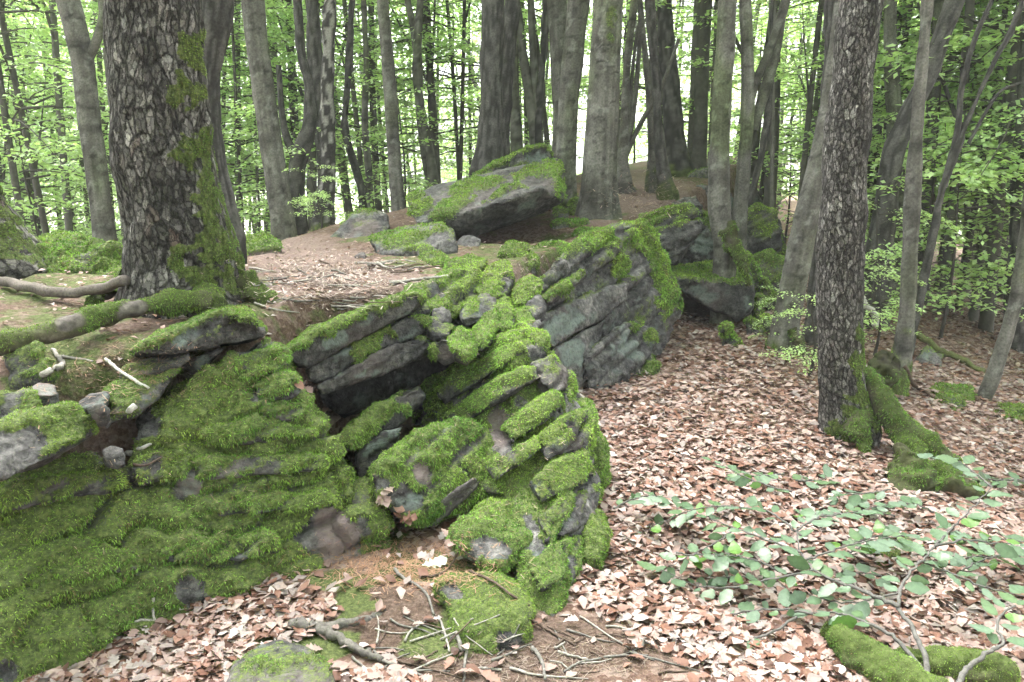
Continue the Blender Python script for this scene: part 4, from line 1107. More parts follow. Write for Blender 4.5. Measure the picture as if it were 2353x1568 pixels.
def trunk_surface(pts, Y, kind, top_z=9.0, flare=0.35, flare_h=0.28, lobes=5, seed=0, moss=None, moss_base=0.0, res=1.0, gnd=None, scars=()):
    """pts: (pixel x, pixel y, pixel width) from base to the top of the frame, at forward distance Y (or a fourth value each)"""
    P, R = [], []
    for q in pts:
        y = q[3] if len(q) > 3 else Y
        v = (CY - q[1]) / FPX
        t = y / (CS + v * SN)
        P.append(W(q[0], q[1], y)); R.append(0.95 * q[2] / 2 / FPX * t)
    P, R = np.array(P), np.array(R)
    d = P[-1] - P[-2]; d = d / np.linalg.norm(d); d = d + np.array([0, 0, 1.2]); d /= np.linalg.norm(d)
    if top_z > P[-1][2] + 0.5:
        L = (top_z - P[-1][2]) / d[2]
        P = np.vstack([P, P[-1] + d * L * 0.5 + np.array([.12, .1, 0]) * RNG.normal(), P[-1] + d * L])
        R = np.concatenate([R, [R[-1] * 0.82, R[-1] * 0.5]])
    base = P[0].copy()
    gz = float(ground_z(base[0], base[1])[0]) if gnd is None else gnd
    low = min(base[2], gz) - 0.30
    P = np.vstack([[base[0], base[1], low], P]); R = np.concatenate([[R[0]], R])
    dist = float(np.linalg.norm(base - np.array([0, 0, CAM_H])))
    step = max(0.0092, 0.0026 * dist) / res
    vis_top = CAM_H + 0.32 * P[1][1]
    n1 = int(np.clip((min(vis_top, P[-1][2]) - low) / step, 14, 520))
    order_ = np.argsort(P[:, 2], kind='stable')
    zk = np.linspace(low, P[-1][2], 1400)
    k_ = max(3, int(0.035 * dist / (zk[1] - zk[0]))) | 1
    win = np.hanning(k_ + 2)[1:-1]; win /= win.sum()
    cc_ = []
    for col_ in (P[order_, 0], P[order_, 1], R[order_]):
        y_ = np.interp(zk, P[order_, 2], col_)
        pad = k_ // 2
        e0 = y_[0] - (y_[1] - y_[0]) * np.arange(pad, 0, -1); e1 = y_[-1] + (y_[-1] - y_[-2]) * np.arange(1, pad + 1)
        cc_.append(np.convolve(np.concatenate([e0, y_, e1]), win, 'valid'))
    zt_ = P[-1][2]
    zs = np.concatenate([np.linspace(low, min(vis_top, zt_ - .01), n1), np.linspace(min(vis_top, zt_ - .01), zt_, 8)[1:]])
    c = np.stack([np.interp(zs, zk, cc_[0]), np.interp(zs, zk, cc_[1]), zs, np.interp(zs, zk, cc_[2])], -1)
    ctr, r = c[:, :3], c[:, 3]
    sides = int(np.clip(2 * np.pi * np.median(r) / step, 9, 300))
    a = np.repeat(np.array([[1.0, 0, 0]]), len(ctr), 0); b = np.repeat(np.array([[0, 1.0, 0]]), len(ctr), 0)
    th = np.linspace(0, 2 * np.pi, sides, endpoint=False)
    TH, H = np.meshgrid(th, ctr[:, 2] - base[2])
    RR = np.repeat(r[:, None], sides, 1)
    fl = np.exp(-np.maximum(H, 0) / flare_h)
    RR = RR * (1 + flare * fl * (0.75 + 0.45 * np.cos(lobes * TH + seed) + 0.25 * np.cos((lobes - 2) * TH + 2 * seed)))
    p0 = ctr[:, None] + RR[..., None] * (np.cos(TH)[..., None] * a[:, None] + np.sin(TH)[..., None] * b[:, None])
    pf = p0.reshape(-1, 3)
    disp, col = bark(kind, None, TH.ravel(), H.ravel(), RR.ravel(), pf, seed)
    n = (p0 - ctr[:, None]).reshape(-1, 3)
    n /= np.linalg.norm(n, axis=1)[:, None]
    px, py = project(pf)
    m = np.zeros(len(pf))
    wob = 0.75 * fbm(pf * 7, 4, seed + 3)
    if moss:
        m = ellipses(px, py, moss, wob) * sstep(-.45, .05, fbm(pf * 13, 2, seed + 33))
    if moss_base:
        m = np.maximum(m, sstep(0.15, 0.5, moss_base - H.ravel() / 0.5 + 0.6 * fbm(pf * 5, 2, seed + 6)))
    mc = lerp(np.array([0.040, 0.054, 0.020]), np.array([0.12, 0.145, 0.048]), np.clip(0.5 + fbm(pf * 26, 2, 5), 0, 1)[:, None])
    if kind in ('plate', 'scale'):
        col = np.column_stack([col, np.clip(m, 0, 1)])
    else:
        col = lerp(col, mc, (0.9 * m)[:, None])
    for (sx, sy, sw_) in scars:
        dx = (px - sx) / sw_
        arc = np.exp(-((py - sy - 0.55 * sw_ * dx ** 2 + 2) / (0.16 * sw_)) ** 2) * (np.abs(dx) < 0.85)
        col = col * (1 - 0.72 * arc)[:, None]
        eye = np.exp(-(dx / .4) ** 2 - ((py - sy - .45 * sw_) / (.3 * sw_)) ** 2)
        col = col * (1 - 0.35 * eye)[:, None]
        disp = disp - 0.006 * arc + 0.008 * eye
    disp = disp - disp.mean()
    pf = pf + n * (disp + 0.006 * m)[:, None]
    i = np.arange(len(zs) - 1)[:, None] * sides
    j = np.arange(sides)[None]
    k = (j + 1) % sides
    q = np.stack([i + j, i + k, i + sides + k, i + sides + j], -1).reshape(-1, 4)
    th_b = (TH.ravel() + np.pi * 1.5) % (2 * np.pi)
    vec = np.stack([th_b * float(np.median(r)), H.ravel() + 3.0, np.full(len(pf), seed * 1.0)], -1)
    return pf, q, col, m, base, ctr, r, dist, vec

CROWNS = []
def make_crown(seed, z0, z1, nspray, Lr, leaf, per, tone=0.0, droop=0.35):
    r = np.random.default_rng(seed)
    pos, ax, nm, sz = [], [], [], []
    g = G()
    for k in range(nspray):
        az = r.uniform(0, 2 * np.pi)
        z = r.uniform(z0, z1)
        L = r.uniform(*Lr)
        out = np.array([math.cos(az), math.sin(az), 0])
        side_ = np.array([-out[1], out[0], 0])
        el = r.uniform(0.05, 0.55)
        tt = np.linspace(0, 1, 6)
        path = np.array([0, 0, z]) + out * (L * tt)[:, None] + np.array([0, 0, 1.0]) * (L * (el * tt - droop * tt ** 2))[:, None] + side_ * (L * 0.15 * r.normal() * tt ** 2)[:, None]
        tube(g, path, 0.0062 * L * (1.05 - tt) + 0.002, 4, (0.085, 0.08, 0.07))
        n = int(per * L / Lr[1] * r.uniform(.6, 1.2))
        t = r.uniform(0.12, 1.03, n) ** 0.85
        lat = r.normal(size=n) * 0.20 * L * np.clip(1.25 - t, 0.25, 1)
        lat = np.round(lat / 0.11) * 0.11 + r.normal(size=n) * 0.03
        c = np.stack([np.interp(t, tt, path[:, d]) for d in range(3)], -1) + side_ * lat[:, None] + out * (np.abs(lat) * 0.5)[:, None]
        c[:, 2] += r.normal(size=n) * 0.035 - np.abs(lat) * 0.12
        pos.append(c)
        d = out * 0.6 + side_ * (np.sign(lat) * 0.8)[:, None] + r.normal(size=(n, 3)) * 0.35
        ax.append(d / np.linalg.norm(d, axis=1)[:, None])
        nn = np.array([0, 0, 1.0]) + r.normal(size=(n, 3)) * 0.38
        nm.append(nn)
        sz.append(r.uniform(.7, 1.25, n) * leaf)
    pos, ax, nm, sz = map(np.concatenate, (pos, ax, nm, sz))
    b = np.cross(nm, ax); b /= np.linalg.norm(b, axis=1)[:, None]
    s = sz[:, None]
    v = np.stack([pos - ax * s * .5, pos + b * s * .34, pos + ax * s * .55 - np.array([0, 0, .12]) * s, pos - b * s * .34], 1).reshape(-1, 3)
    n = len(pos)
    q = np.arange(4 * n).reshape(-1, 4)
    t = np.clip(r.normal(0.5 + tone, 0.28, n), 0, 1)[:, None]
    c = lerp(np.array([0.125, 0.195, 0.080]), np.array([0.275, 0.360, 0.175]), t)
    me = build_mesh('crown', v, [q], M_LEAF, np.repeat(c, 4, axis=0), False)
    lm = build_mesh('limb', np.concatenate(g.v), g.f, M_FARBARK, np.concatenate(g.c))
    return me, lm

CROWN_MID = [make_crown(100 + k, 0.8, 8.5, 48, (0.8, 2.5), 0.074, 210, 0.04 * (k % 3 - 1)) for k in range(6)]
CROWN_FAR = [make_crown(200 + k, 0.6, 12.0, 34, (1.2, 3.4), 0.125, 110, 0.05 * (k % 3 - 1) + .05) for k in range(5)]
CROWN_HIGH = [make_crown(300 + k, 0.0, 4.5, 16, (0.9, 2.6), 0.12, 60, 0) for k in range(3)]
CROWN_BUSH = [make_crown(400 + k, 0.25, 2.4, 26, (0.5, 1.3), 0.070, 90, 0.18) for k in range(4)]

def add_crown(parent, crown, loc, scale, rz):
    for nm, me in zip(('crown', 'limb'), crown):
        o = link(nm, me, parent)
        o['kind'] = 'stuff'
        o.location = loc
        o.scale = (scale,) * 3
        o.rotation_euler = (0, 0, rz)

def tree(name, label, kind, Y, pts, group=None, crown='high', cat='tree', forks=(), roots=(), fronds=True, **kw):
    seed = int(pts[0][0] + pts[0][1] * 3) % 83
    v, q, col, m, base, ctr, r, dist, vec = trunk_surface(pts, Y, kind, seed=seed, **kw)
    root = empty(name, tuple(base))
    tag(root, label, cat, group)
    off = np.array(base)
    tmat = M_PLATE if kind == 'plate' else (M_SCALE if kind == 'scale' else (M_BARK if dist < 11.5 else M_FARBARK))
    link('trunk', build_mesh('trunk', v - off, [q], tmat, col, True, vec), root)
    if fronds and m.max() > 0.5 and dist < 9.5:
        nrm, _ = vert_normals(v, q)
        res = moss_fronds(v, nrm, q, sstep(.35, .8, m), dist, .5, 0.05, 0.95, None, 1.2, 0.6)
        if res:
            o = build('moss', res[0] - off, [res[1]], M_MOSS, root, res[2])
            o['kind'] = 'stuff'
    for f in forks:
        fv, fq, fc = fork_surface(f, Y, kind, seed)
        build('branch', fv - off, [fq], M_BARK if dist < 11.5 else M_FARBARK, root, fc)
    for f in roots:
        fv, fq, fc, fm = root_surface(f, seed)
        rt = build('root', fv - off, [fq], M_BARK, root, fc)
        nrm, _ = vert_normals(fv, fq)
        res = moss_fronds(fv, nrm, fq, fm, dist, .5, 0.0, 1.0, None, 0.9, 0.8)
        if res:
            o = build('moss', res[0] - off, [res[1]], M_MOSS, rt, res[2])
            o['kind'] = 'stuff'
    top = ctr[-1] - off
    hsh = random.random()
    if crown == 'high':
        add_crown(root, CROWN_HIGH[int(hsh * 3)], (top[0], top[1], max(top[2] - 3.4, 4.3 + 0.14 * base[1] - base[2])), 1.0, hsh * 6.28)
    elif crown == 'mid':
        add_crown(root, CROWN_MID[int(hsh * 6)], (top[0] * .3, top[1] * .3, 1.4), 0.9 + .3 * hsh, hsh * 6.28)
    return root

def fork_surface(f, Y, kind, seed):
    P = np.array([W(q[0], q[1], q[3] if len(q) > 3 else Y) for q in f])
    R = np.array([q[2] / 2 / FPX * Y for q in f])
    c = catmull(np.column_stack([P, R]), 26)
    sides = 10
    t, a, b = frames(c[:, :3])
    th = np.linspace(0, 2 * np.pi, sides, endpoint=False)
    v = (c[:, None, :3] + c[:, 3][:, None, None] * (np.cos(th)[None, :, None] * a[:, None] + np.sin(th)[None, :, None] * b[:, None])).reshape(-1, 3)
    TH = np.tile(th, 26); H = np.repeat(np.linspace(0, 2, 26), sides)
    disp, col = bark(kind if kind in ('furrow', 'birch') else 'beech', None, TH, H, np.full(len(v), .05), v, seed)
    i = np.arange(25)[:, None] * sides; j = np.arange(sides)[None]; k = (j + 1) % sides
    return v, np.stack([i + j, i + k, i + sides + k, i + sides + j], -1).reshape(-1, 4), col * 0.9

def root_surface(f, seed):
    """a mossy root: (pixel x, pixel y, pixel width, Y) points"""
    P = np.array([W(q[0], q[1], q[3]) for q in f]); R = np.array([q[2] / 2 / FPX * q[3] for q in f])
    P[-1][2] -= 0.07; R[-1] *= 0.5
    n, sides = 60, 26
    c = catmull(np.column_stack([P, R]), n)
    t, a, b = frames(c[:, :3])
    th = np.linspace(0, 2 * np.pi, sides, endpoint=False)
    rr = c[:, 3][:, None] * np.ones(sides)
    v = c[:, None, :3] + rr[..., None] * (np.cos(th)[None, :, None] * a[:, None] + np.sin(th)[None, :, None] * b[:, None])
    nn = (v - c[:, None, :3]).reshape(-1, 3); nn /= np.linalg.norm(nn, axis=1)[:, None]
    v = v.reshape(-1, 3)
    m = np.clip(0.5 + 0.7 * fbm(v * 7, 2, seed) + 0.5 * nn[:, 2], 0, 1)
    v = v + nn * (0.034 * fbm(v * 9, 3, seed + 1) + 0.012 * m)[:, None]
    col = lerp(np.array([0.055, 0.042, 0.036]), np.array([0.05, 0.07, 0.018]), m[:, None])
    i = np.arange(n - 1)[:, None] * sides; j = np.arange(sides)[None]; k = (j + 1) % sides
    return v, np.stack([i + j, i + k, i + sides + k, i + sides + j], -1).reshape(-1, 4), col, sstep(.4, .7, m)

# --- the trees that can be told apart (base first)
tree('oak_tree', 'huge oak with flaking grey bark and moss down its flared foot', 'plate', 4.0,
     [(428, 705, 300), (424, 650, 275), (415, 560, 246), (395, 450, 232), (372, 300, 224), (358, 150, 216), (352, 0, 214)],
     flare=0.16, flare_h=.16, lobes=5, top_z=9, res=.8,
     moss=[(440, 120, 34, 60), (425, 200, 30, 70, 10), (440, 330, 50, 60), (470, 420, 50, 90, 15), (490, 540, 62, 110, 12), (540, 640, 60, 80), (430, 620, 60, 70), (470, 690, 110, 40), (395, 690, 60, 24), (400, 220, 28, 40), (520, 560, 40, 110, 14)],
     roots=[[(560, 650, 60, 4.0), (600, 690, 46, 3.95), (640, 715, 26, 3.9)], [(470, 680, 70, 3.85), (480, 705, 60, 3.7), (470, 735, 30, 3.55)], [(300, 650, 50, 4.0), (250, 668, 34, 4.0), (195, 690, 22, 3.9)]])
tree('oak_tree', 'mossy spreading foot of an oak rising beside the rock hump', 'plate', 4.9,
     [(-40, 610, 300), (-62, 540, 230), (-90, 440, 160), (-105, 330, 140), (-120, 150, 130), (-130, 0, 130)], flare=.18, flare_h=.2, moss=[(20, 530, 110, 60, -40), (60, 570, 110, 40), (-10, 450, 40, 60)])
tree('oak_tree', 'crooked dark oak leaning out from behind the huge oak', 'furrow', 5.6, [(540, 556, 46), (522, 480, 42), (500, 380, 40), (488, 290, 42), (484, 190, 48), (492, 90, 62), (500, 0, 74)], flare=.15)
tree('oak_tree', 'scaly barked leaning oak with bright moss running down one root', 'scale', 4.9,
     [(1950, 975, 128), (1938, 910, 110), (1930, 800, 104), (1928, 600, 106), (1938, 420, 104), (1952, 250, 101), (1970, 80, 101), (1980, 0, 103)], flare=.18, flare_h=.16, lobes=4, res=.9,
     moss=[(2000, 940, 60, 70), (1985, 870, 30, 90), (1972, 780, 16, 60), (1960, 990, 60, 30)],
     roots=[[(1985, 850, 34, 4.95), (2015, 910, 60, 4.85), (2060, 965, 62, 4.7), (2110, 1010, 56, 4.6), (2170, 1045, 34, 4.5), (2215, 1060, 16, 4.45)],
            [(1965, 955, 60, 4.8), (1976, 990, 48, 4.68), (1984, 1022, 16, 4.6)], [(2060, 980, 50, 4.75), (2100, 1040, 44, 4.5), (2130, 1090, 30, 4.3)]])
tree('beech_tree', 'thick smooth beech with eyebrow scars between the table boulder and crest path', 'beech', 8.0,
     [(1372, 500, 84), (1375, 440, 80), (1382, 300, 76), (1390, 150, 74), (1398, 0, 72)], flare=.35, flare_h=.3, res=1.3, moss=[(1405, 60, 12, 40)], scars=[(1392, 104, 16), (1382, 142, 17), (1416, 168, 12), (1378, 270, 15), (1377, 306, 12), (1374, 352, 10), (1410, 236, 9)])
tree('beech_tree', 'grey beech close beside the thick scarred beech', 'beech', 8.6, [(1298, 470, 52), (1300, 380, 48), (1306, 240, 48), (1320, 100, 52), (1330, 0, 56)], flare=.3, moss_base=.5)
tree('beech_tree', 'pale straight beech standing behind the grey beech pair', 'beech', 11.0, [(1292, 400, 46), (1292, 250, 44), (1284, 100, 46), (1280, 0, 48)])
tree('oak_tree', 'straight dark oak with flared foot behind the table boulder', 'furrow', 9.0, [(1118, 400, 64), (1124, 330, 54), (1130, 180, 54), (1132, 60, 56), (1133, 0, 58)], flare=.25)
tree('oak_tree', 'slimmer dark oak touching the straight dark oak', 'furrow', 9.8, [(1150, 400, 36), (1155, 280, 36), (1165, 150, 38), (1178, 0, 38)])
tree('beech_tree', 'short visible beech stem in the gap beside the dark oaks', 'beech', 12.5, [(1190, 390, 28), (1185, 280, 26), (1180, 160, 24), (1182, 0, 22)])
tree('beech_tree', 'slanting beech that forks just above the pointed lichen slab', 'beech', 12.5, [(1240, 400, 36), (1234, 330, 34), (1218, 220, 26), (1200, 120, 22), (1186, 0, 20)], forks=[[(1236, 300, 24), (1228, 180, 18), (1222, 60, 16), (1216, -60, 12)]])
tree('tree', 'thin black stem curving up behind the forked slanting beech', 'furrow', 12.0, [(1238, 390, 18), (1236, 300, 18), (1244, 200, 18), (1252, 80, 18), (1254, 0, 16)])
tree('beech_tree', 'green tinged smooth beech whose root grips the layered block', 'algae', 7.6, [(1668, 560, 52), (1655, 510, 50), (1650, 450, 52), (1654, 330, 48), (1662, 180, 46), (1672, 0, 44)], flare=.15, moss_base=.0,
     roots=[[(1665, 520, 44, 7.6), (1680, 560, 34, 7.5), (1702, 600, 26, 7.4), (1720, 640, 14, 7.3)]])
tree('beech_tree', 'green grey beech with a rising fork, next to the root gripping beech', 'algae', 9.0, [(1696, 560, 32), (1704, 440, 32), (1716, 300, 32), (1718, 220, 34), (1716, 100, 28), (1712, 0, 28)],
     forks=[[(1718, 240, 26), (1740, 180, 18), (1770, 110, 18), (1795, 40, 20), (1815, -40, 20)], [(1730, 300, 20, 9.1), (1760, 200, 24, 9.1), (1782, 120, 22, 9.1), (1795, 30, 22, 9.1)]])
tree('tree', 'dark knotty stem leaning between fork beech and pale slanting trunk', 'furrow', 9.6, [(1690, 580, 20), (1720, 470, 20), (1745, 380, 18), (1762, 290, 16), (1770, 200, 14), (1772, 60, 12), (1776, 0, 12)])
tree('oak_tree', 'pale lichened trunk slanting behind the scaly leaning oak', 'beech', 6.6, [(1798, 800, 66), (1806, 740, 60), (1830, 620, 58), (1852, 500, 56), (1880, 380, 50), (1905, 250, 44), (1925, 100, 40), (1935, 0, 38)], flare=.25, moss_base=.15,
     roots=[[(1815, 760, 22, 6.5), (1840, 800, 18, 6.4), (1850, 825, 10, 6.35)]])
tree('oak_tree', 'dark trunk half hidden behind the scaly leaning oak', 'furrow', 6.9, [(1872, 800, 60), (1880, 720, 54), (1896, 560, 50), (1905, 400, 48), (1910, 200, 40), (1915, 0, 40)], flare=.2)
tree('oak_tree', 'kinked dark oak bending away beyond the scaly leaning oak', 'furrow', 8.2, [(1998, 720, 84), (2008, 640, 70), (2030, 520, 60), (2040, 430, 54), (2050, 350, 50), (2090, 260, 44), (2130, 180, 44), (2165, 80, 40), (2195, 0, 44)], flare=.15, res=.9)
tree('beech_tree', 'slender pale beech growing from a dark mossy foot on the slope', 'beech', 6.1, [(2050, 885, 56), (2074, 820, 40), (2086, 700, 36), (2092, 550, 34), (2100, 400, 34), (2114, 200, 30), (2132, 0, 28)], flare=.3, moss_base=.9)
tree('beech_tree', 'pale trunk behind the slender beech, fading into leaves', 'beech', 10.0, [(2120, 640, 30), (2130, 480, 32), (2140, 330, 34), (2150, 150, 30), (2160, 0, 26)])
tree('beech_tree', 'broken topped grey trunk between the kinked oak and slender beech', 'beech', 9.6, [(2060, 560, 46), (2055, 420, 44), (2058, 300, 42), (2050, 190, 36), (2045, 60, 30), (2046, 0, 30)])
tree('tree', 'black slim stem branching upwards near the slender pale beech', 'furrow', 7.4, [(2085, 800, 18), (2110, 700, 20), (2140, 560, 20), (2160, 450, 18), (2200, 330, 16), (2260, 190, 14), (2330, 60, 12)],
     forks=[[(2170, 430, 14), (2200, 300, 13), (2210, 200, 12), (2240, 90, 11), (2280, 0, 9)], [(2225, 330, 8), (2290, 220, 7), (2345, 190, 5)]])
tree('tree', 'grey stem leaning out over the low edge of the slope', 'beech', 6.4, [(2250, 935, 34), (2280, 870, 32), (2310, 780, 32), (2338, 680, 32), (2356, 560, 30), (2372, 420, 28), (2390, 200, 24)], flare=.15)
tree('tree', 'shadowed stout trunk at the low edge beyond the leaning grey stem', 'furrow', 8.6, [(2320, 905, 60), (2330, 780, 50), (2340, 600, 46), (2350, 400, 44), (2360, 200, 40), (2370, 0, 38)], flare=.25)
tree('beech_tree', 'straight pale beech with one side fork beyond the huge oak', 'beech', 8.8, [(244, 575, 50), (236, 500, 50), (222, 400, 52), (206, 280, 50), (190, 140, 52), (168, 40, 54), (155, 0, 54)], flare=.12,
     forks=[[(192, 150, 24), (215, 110, 20), (232, 60, 18), (240, 0, 16)]])
tree('beech_tree', 'brown grey beech with smooth stem behind the mossy slab', 'beech', 8.6, [(655, 560, 58), (645, 480, 54), (630, 380, 54), (612, 260, 54), (594, 120, 52), (580, 0, 54)], flare=.15)
tree('tree', 'elbowed dark tree beside the brown grey beech', 'furrow', 10.2, [(682, 560, 44), (680, 460, 42), (682, 380, 42), (700, 330, 40), (715, 280, 32), (712, 200, 26), (690, 120, 24), (684, 0, 24)], forks=[[(684, 370, 22), (660, 320, 18), (648, 260, 14), (640, 150, 12)]])
tree('tree', 'plain dark stem right behind the birch', 'furrow', 10.8, [(748, 540, 36), (746, 420, 34), (740, 300, 36), (724, 150, 34), (718, 0, 32)])
tree('birch_tree', 'birch with peeling black and white bark and mossy foot', 'birch', 9.0, [(742, 540, 52), (746, 480, 42), (754, 380, 34), (752, 250, 32), (754, 120, 30), (758, 0, 30)], flare=.3, moss_base=.4)
tree('tree', 'tall pale grey trunk between birch and table boulder', 'beech', 9.4, [(917, 500, 30), (910, 420, 30), (902, 300, 32), (892, 150, 30), (880, 0, 28)])
tree('tree', 'twin grey stems crossing, the straighter one', 'beech', 12.5, [(1002, 450, 24), (990, 360, 22), (970, 270, 20), (956, 170, 20), (960, 80, 20), (966, 0, 18)])
tree('tree', 'twin grey stems crossing, the more bent one', 'beech', 12.8, [(994, 450, 24), (975, 340, 22), (962, 240, 20), (962, 140, 22), (950, 60, 18), (936, 0, 16)])
tree('tree', 'bent black sapling stem left of the tall pale trunk', 'furrow', 11.0, [(838, 500, 20), (828, 420, 18), (806, 350, 18), (790, 290, 18), (798, 200, 16), (806, 60, 14)])
tree('tree', 'thin greenish stem between the bent black sapling and tall pale trunk', 'algae', 11.5, [(852, 500, 18), (848, 400, 18), (838, 280, 16), (842, 140, 14), (835, 0, 12)])
tree('tree', 'mossy dark stem with black foot on the crest soil', 'furrow', 9.4, [(1534, 440, 40), (1524, 400, 28), (1514, 320, 24), (1508, 200, 24), (1498, 80, 24), (1492, 0, 24)], flare=.4, moss_base=.5)
tree('oak_tree', 'far grey oak with wide mossy foot on the crest', 'furrow', 12.2, [(1562, 405, 66), (1552, 340, 50), (1542, 220, 46), (1532, 100, 40), (1526, 0, 34)], flare=.35, moss_base=.6, fronds=False)
tree('tree', 'pale short stem with black foot by the mossy dark stem', 'beech', 9.8, [(1502, 420, 32), (1500, 360, 22), (1496, 250, 20), (1480, 100, 14), (1470, 0, 12)], flare=.4, moss_base=.3)
tree('tree', 'multi stemmed bush tree with black root knob behind the scarred beech', 'algae', 9.6, [(1428, 415, 44), (1430, 370, 26), (1436, 280, 20), (1440, 150, 18), (1458, 0, 20)], flare=.4,
     forks=[[(1428, 390, 12), (1450, 330, 11), (1480, 270, 11), (1520, 200, 9), (1560, 90, 7)], [(1432, 380, 14), (1455, 260, 12), (1468, 120, 10), (1472, 0, 9)], [(1434, 390, 12), (1446, 290, 10), (1452, 180, 8), (1465, 60, 7)]])

# --- slender trees of the wood behind: eight stems shared between them
def slender(seed, dark):
    r = np.random.default_rng(seed)
    H = 13.0
    n = 40
    t = np.linspace(0, 1, n)
    c = np.stack([0.35 * np.sin(t * r.uniform(3, 7) + r.uniform(0, 6)) * t + 0.10 * r.normal() * H * t, 0.3 * np.sin(t * r.uniform(3, 6) + r.uniform(0, 6)) * t, -0.5 + H * t], -1)
    g = G()
    colr = lerp(np.array([0.075, 0.070, 0.062]), np.array([0.17, 0.165, 0.15]), dark)
    cols = np.array([colr * (0.75 + 0.5 * hash1(k, seed)) for k in range(n)])
    tube(g, c, 0.10 * (1.12 - t * .8) + 0.05 * np.exp(-t * 40), 10, cols, 0.05)
    for k in range(r.integers(2, 5)):
        z = r.uniform(.18, .6)
        b = np.array([np.interp(z, t, c[:, d]) for d in range(3)])
        az = r.uniform(0, 6.28); L = r.uniform(1.2, 3.2)
        tt = np.linspace(0, 1, 8)
        path = b + np.stack([np.cos(az) * L * .55 * tt, np.sin(az) * L * .55 * tt, L * (0.75 * tt + .15 * tt ** 2)], -1)
        tube(g, path, 0.042 * (1.1 - tt), 6, colr * .8)
    return build_mesh('trunk', np.concatenate(g.v), g.f, M_FARBARK, np.concatenate(g.c))
SLENDER = [slender(500 + k, (k % 4) / 3) for k in range(10)]
rs = np.random.default_rng(77)
spots = []
for k in range(190):
    px = rs.uniform(-140, 2480)
    near = 9.5 if px > 2080 else (11.5 if px > 1560 else 13.5)
    Y = near + (34 - near) * rs.random() ** 1.4
    spots.append((px, Y))
for px, Y in [(70, 10.5), (20, 11), (125, 11.5), (160, 12), (285, 12), (555, 12), (1600, 13), (1625, 14), (1780, 10), (1830, 11), (2180, 9.5), (2215, 10.2), (2290, 9.2), (2330, 10.5), (2240, 11.5), (1760, 12), (1990, 12), (1010, 14), (1060, 15), (1420, 13), (600, 14), (820, 15)]:
    spots.append((px, Y))
BEHIND = [(-3.5, -4.5), (2.5, -3.8), (-7, -2), (7.5, -1.5), (0, -8), (5, -8), (-5, -9), (10, -6), (-10, -7), (-6.5, 2.2), (8.5, 2.5), (-8, 5.5), (11, 6), (-2, -12), (4, -12.5), (-9, -12)]  # unseen trees of the wood, added to shut out sky light for contrast
ZONES = [(270, 'beyond the rock hump'), (600, 'beyond the huge oak'), (820, 'behind the birch'), (1080, 'behind the tall pale trunk'), (1350, 'behind the straight dark oak'), (1600, 'behind the thick scarred beech'),
         (1780, 'behind the root gripping beech'), (2000, 'behind the scaly leaning oak'), (2200, 'behind the kinked dark oak'), (9999, 'beyond the leaning grey stem')]
for px, Y in spots:
    x = (px - CX) / FPX * Y * 1.0
    z = float(ground_z(x, Y)[0])
    k = int(rs.integers(0, 10))
    o = empty('slender_tree', (x, Y, z))
    right = float(ridge_side(np.array([x]), np.array([Y]))[0]) > 0
    dk = (k % 4) < 2
    s = rs.uniform(.22, .72) if rs.random() < .85 else rs.uniform(.7, 1.1)
    zone = next(w for lim, w in ZONES if px < lim)
    look = ('dark' if dk else 'grey') + (' sturdy' if s > .55 else ' slim') + (' deep in the wood ' if Y > 21 else ' ')
    tag(o, look.split()[0] + ' ' + look.split()[1] + ' leafy tree' + (' deep in the wood ' if Y > 21 else ' ') + zone, 'tree', 'slender trees of the wood')
    t = link('trunk', SLENDER[k], o)
    t.scale = (s, s, 1.0); t.rotation_euler = (rs.normal() * .04, rs.normal() * .05 + (0.06 if right else -0.02), rs.uniform(0, 6.28))
    cr = CROWN_MID[int(rs.integers(0, 6))] if Y < 21 else CROWN_FAR[int(rs.integers(0, 5))]
    if rs.random() < .2 or (1540 < px < 1900 and Y < 15):
        cr = CROWN_HIGH[int(rs.integers(0, 3))]
        add_crown(o, cr, (0, 0, 5.0 + .12 * Y), 1.0, rs.uniform(0, 6.28))
        continue
    add_crown(o, cr, (0, 0, rs.uniform(-.3, .9) if Y < 21 else rs.uniform(-1, .5)), rs.uniform(.85, 1.15), rs.uniform(0, 6.28))

for x, Y in BEHIND:
    o = empty('slender_tree', (x, Y, float(ground_z(x, Y)[0])))
    tag(o, 'unseen leafy tree standing behind the photographer' if Y < 0 else 'unseen leafy tree standing out to the side of the ridge', 'tree', 'trees of the wood behind')
    t = link('trunk', SLENDER[int(rs.integers(0, 10))], o)
    t.rotation_euler = (0, 0, rs.uniform(0, 6.28))
    add_crown(o, CROWN_MID[int(rs.integers(0, 6))], (0, 0, 0.6), 1.25, rs.uniform(0, 6.28))
    add_crown(o, CROWN_MID[int(rs.integers(0, 6))], (0, 0, 1.2), 1.2, rs.uniform(0, 6.28))

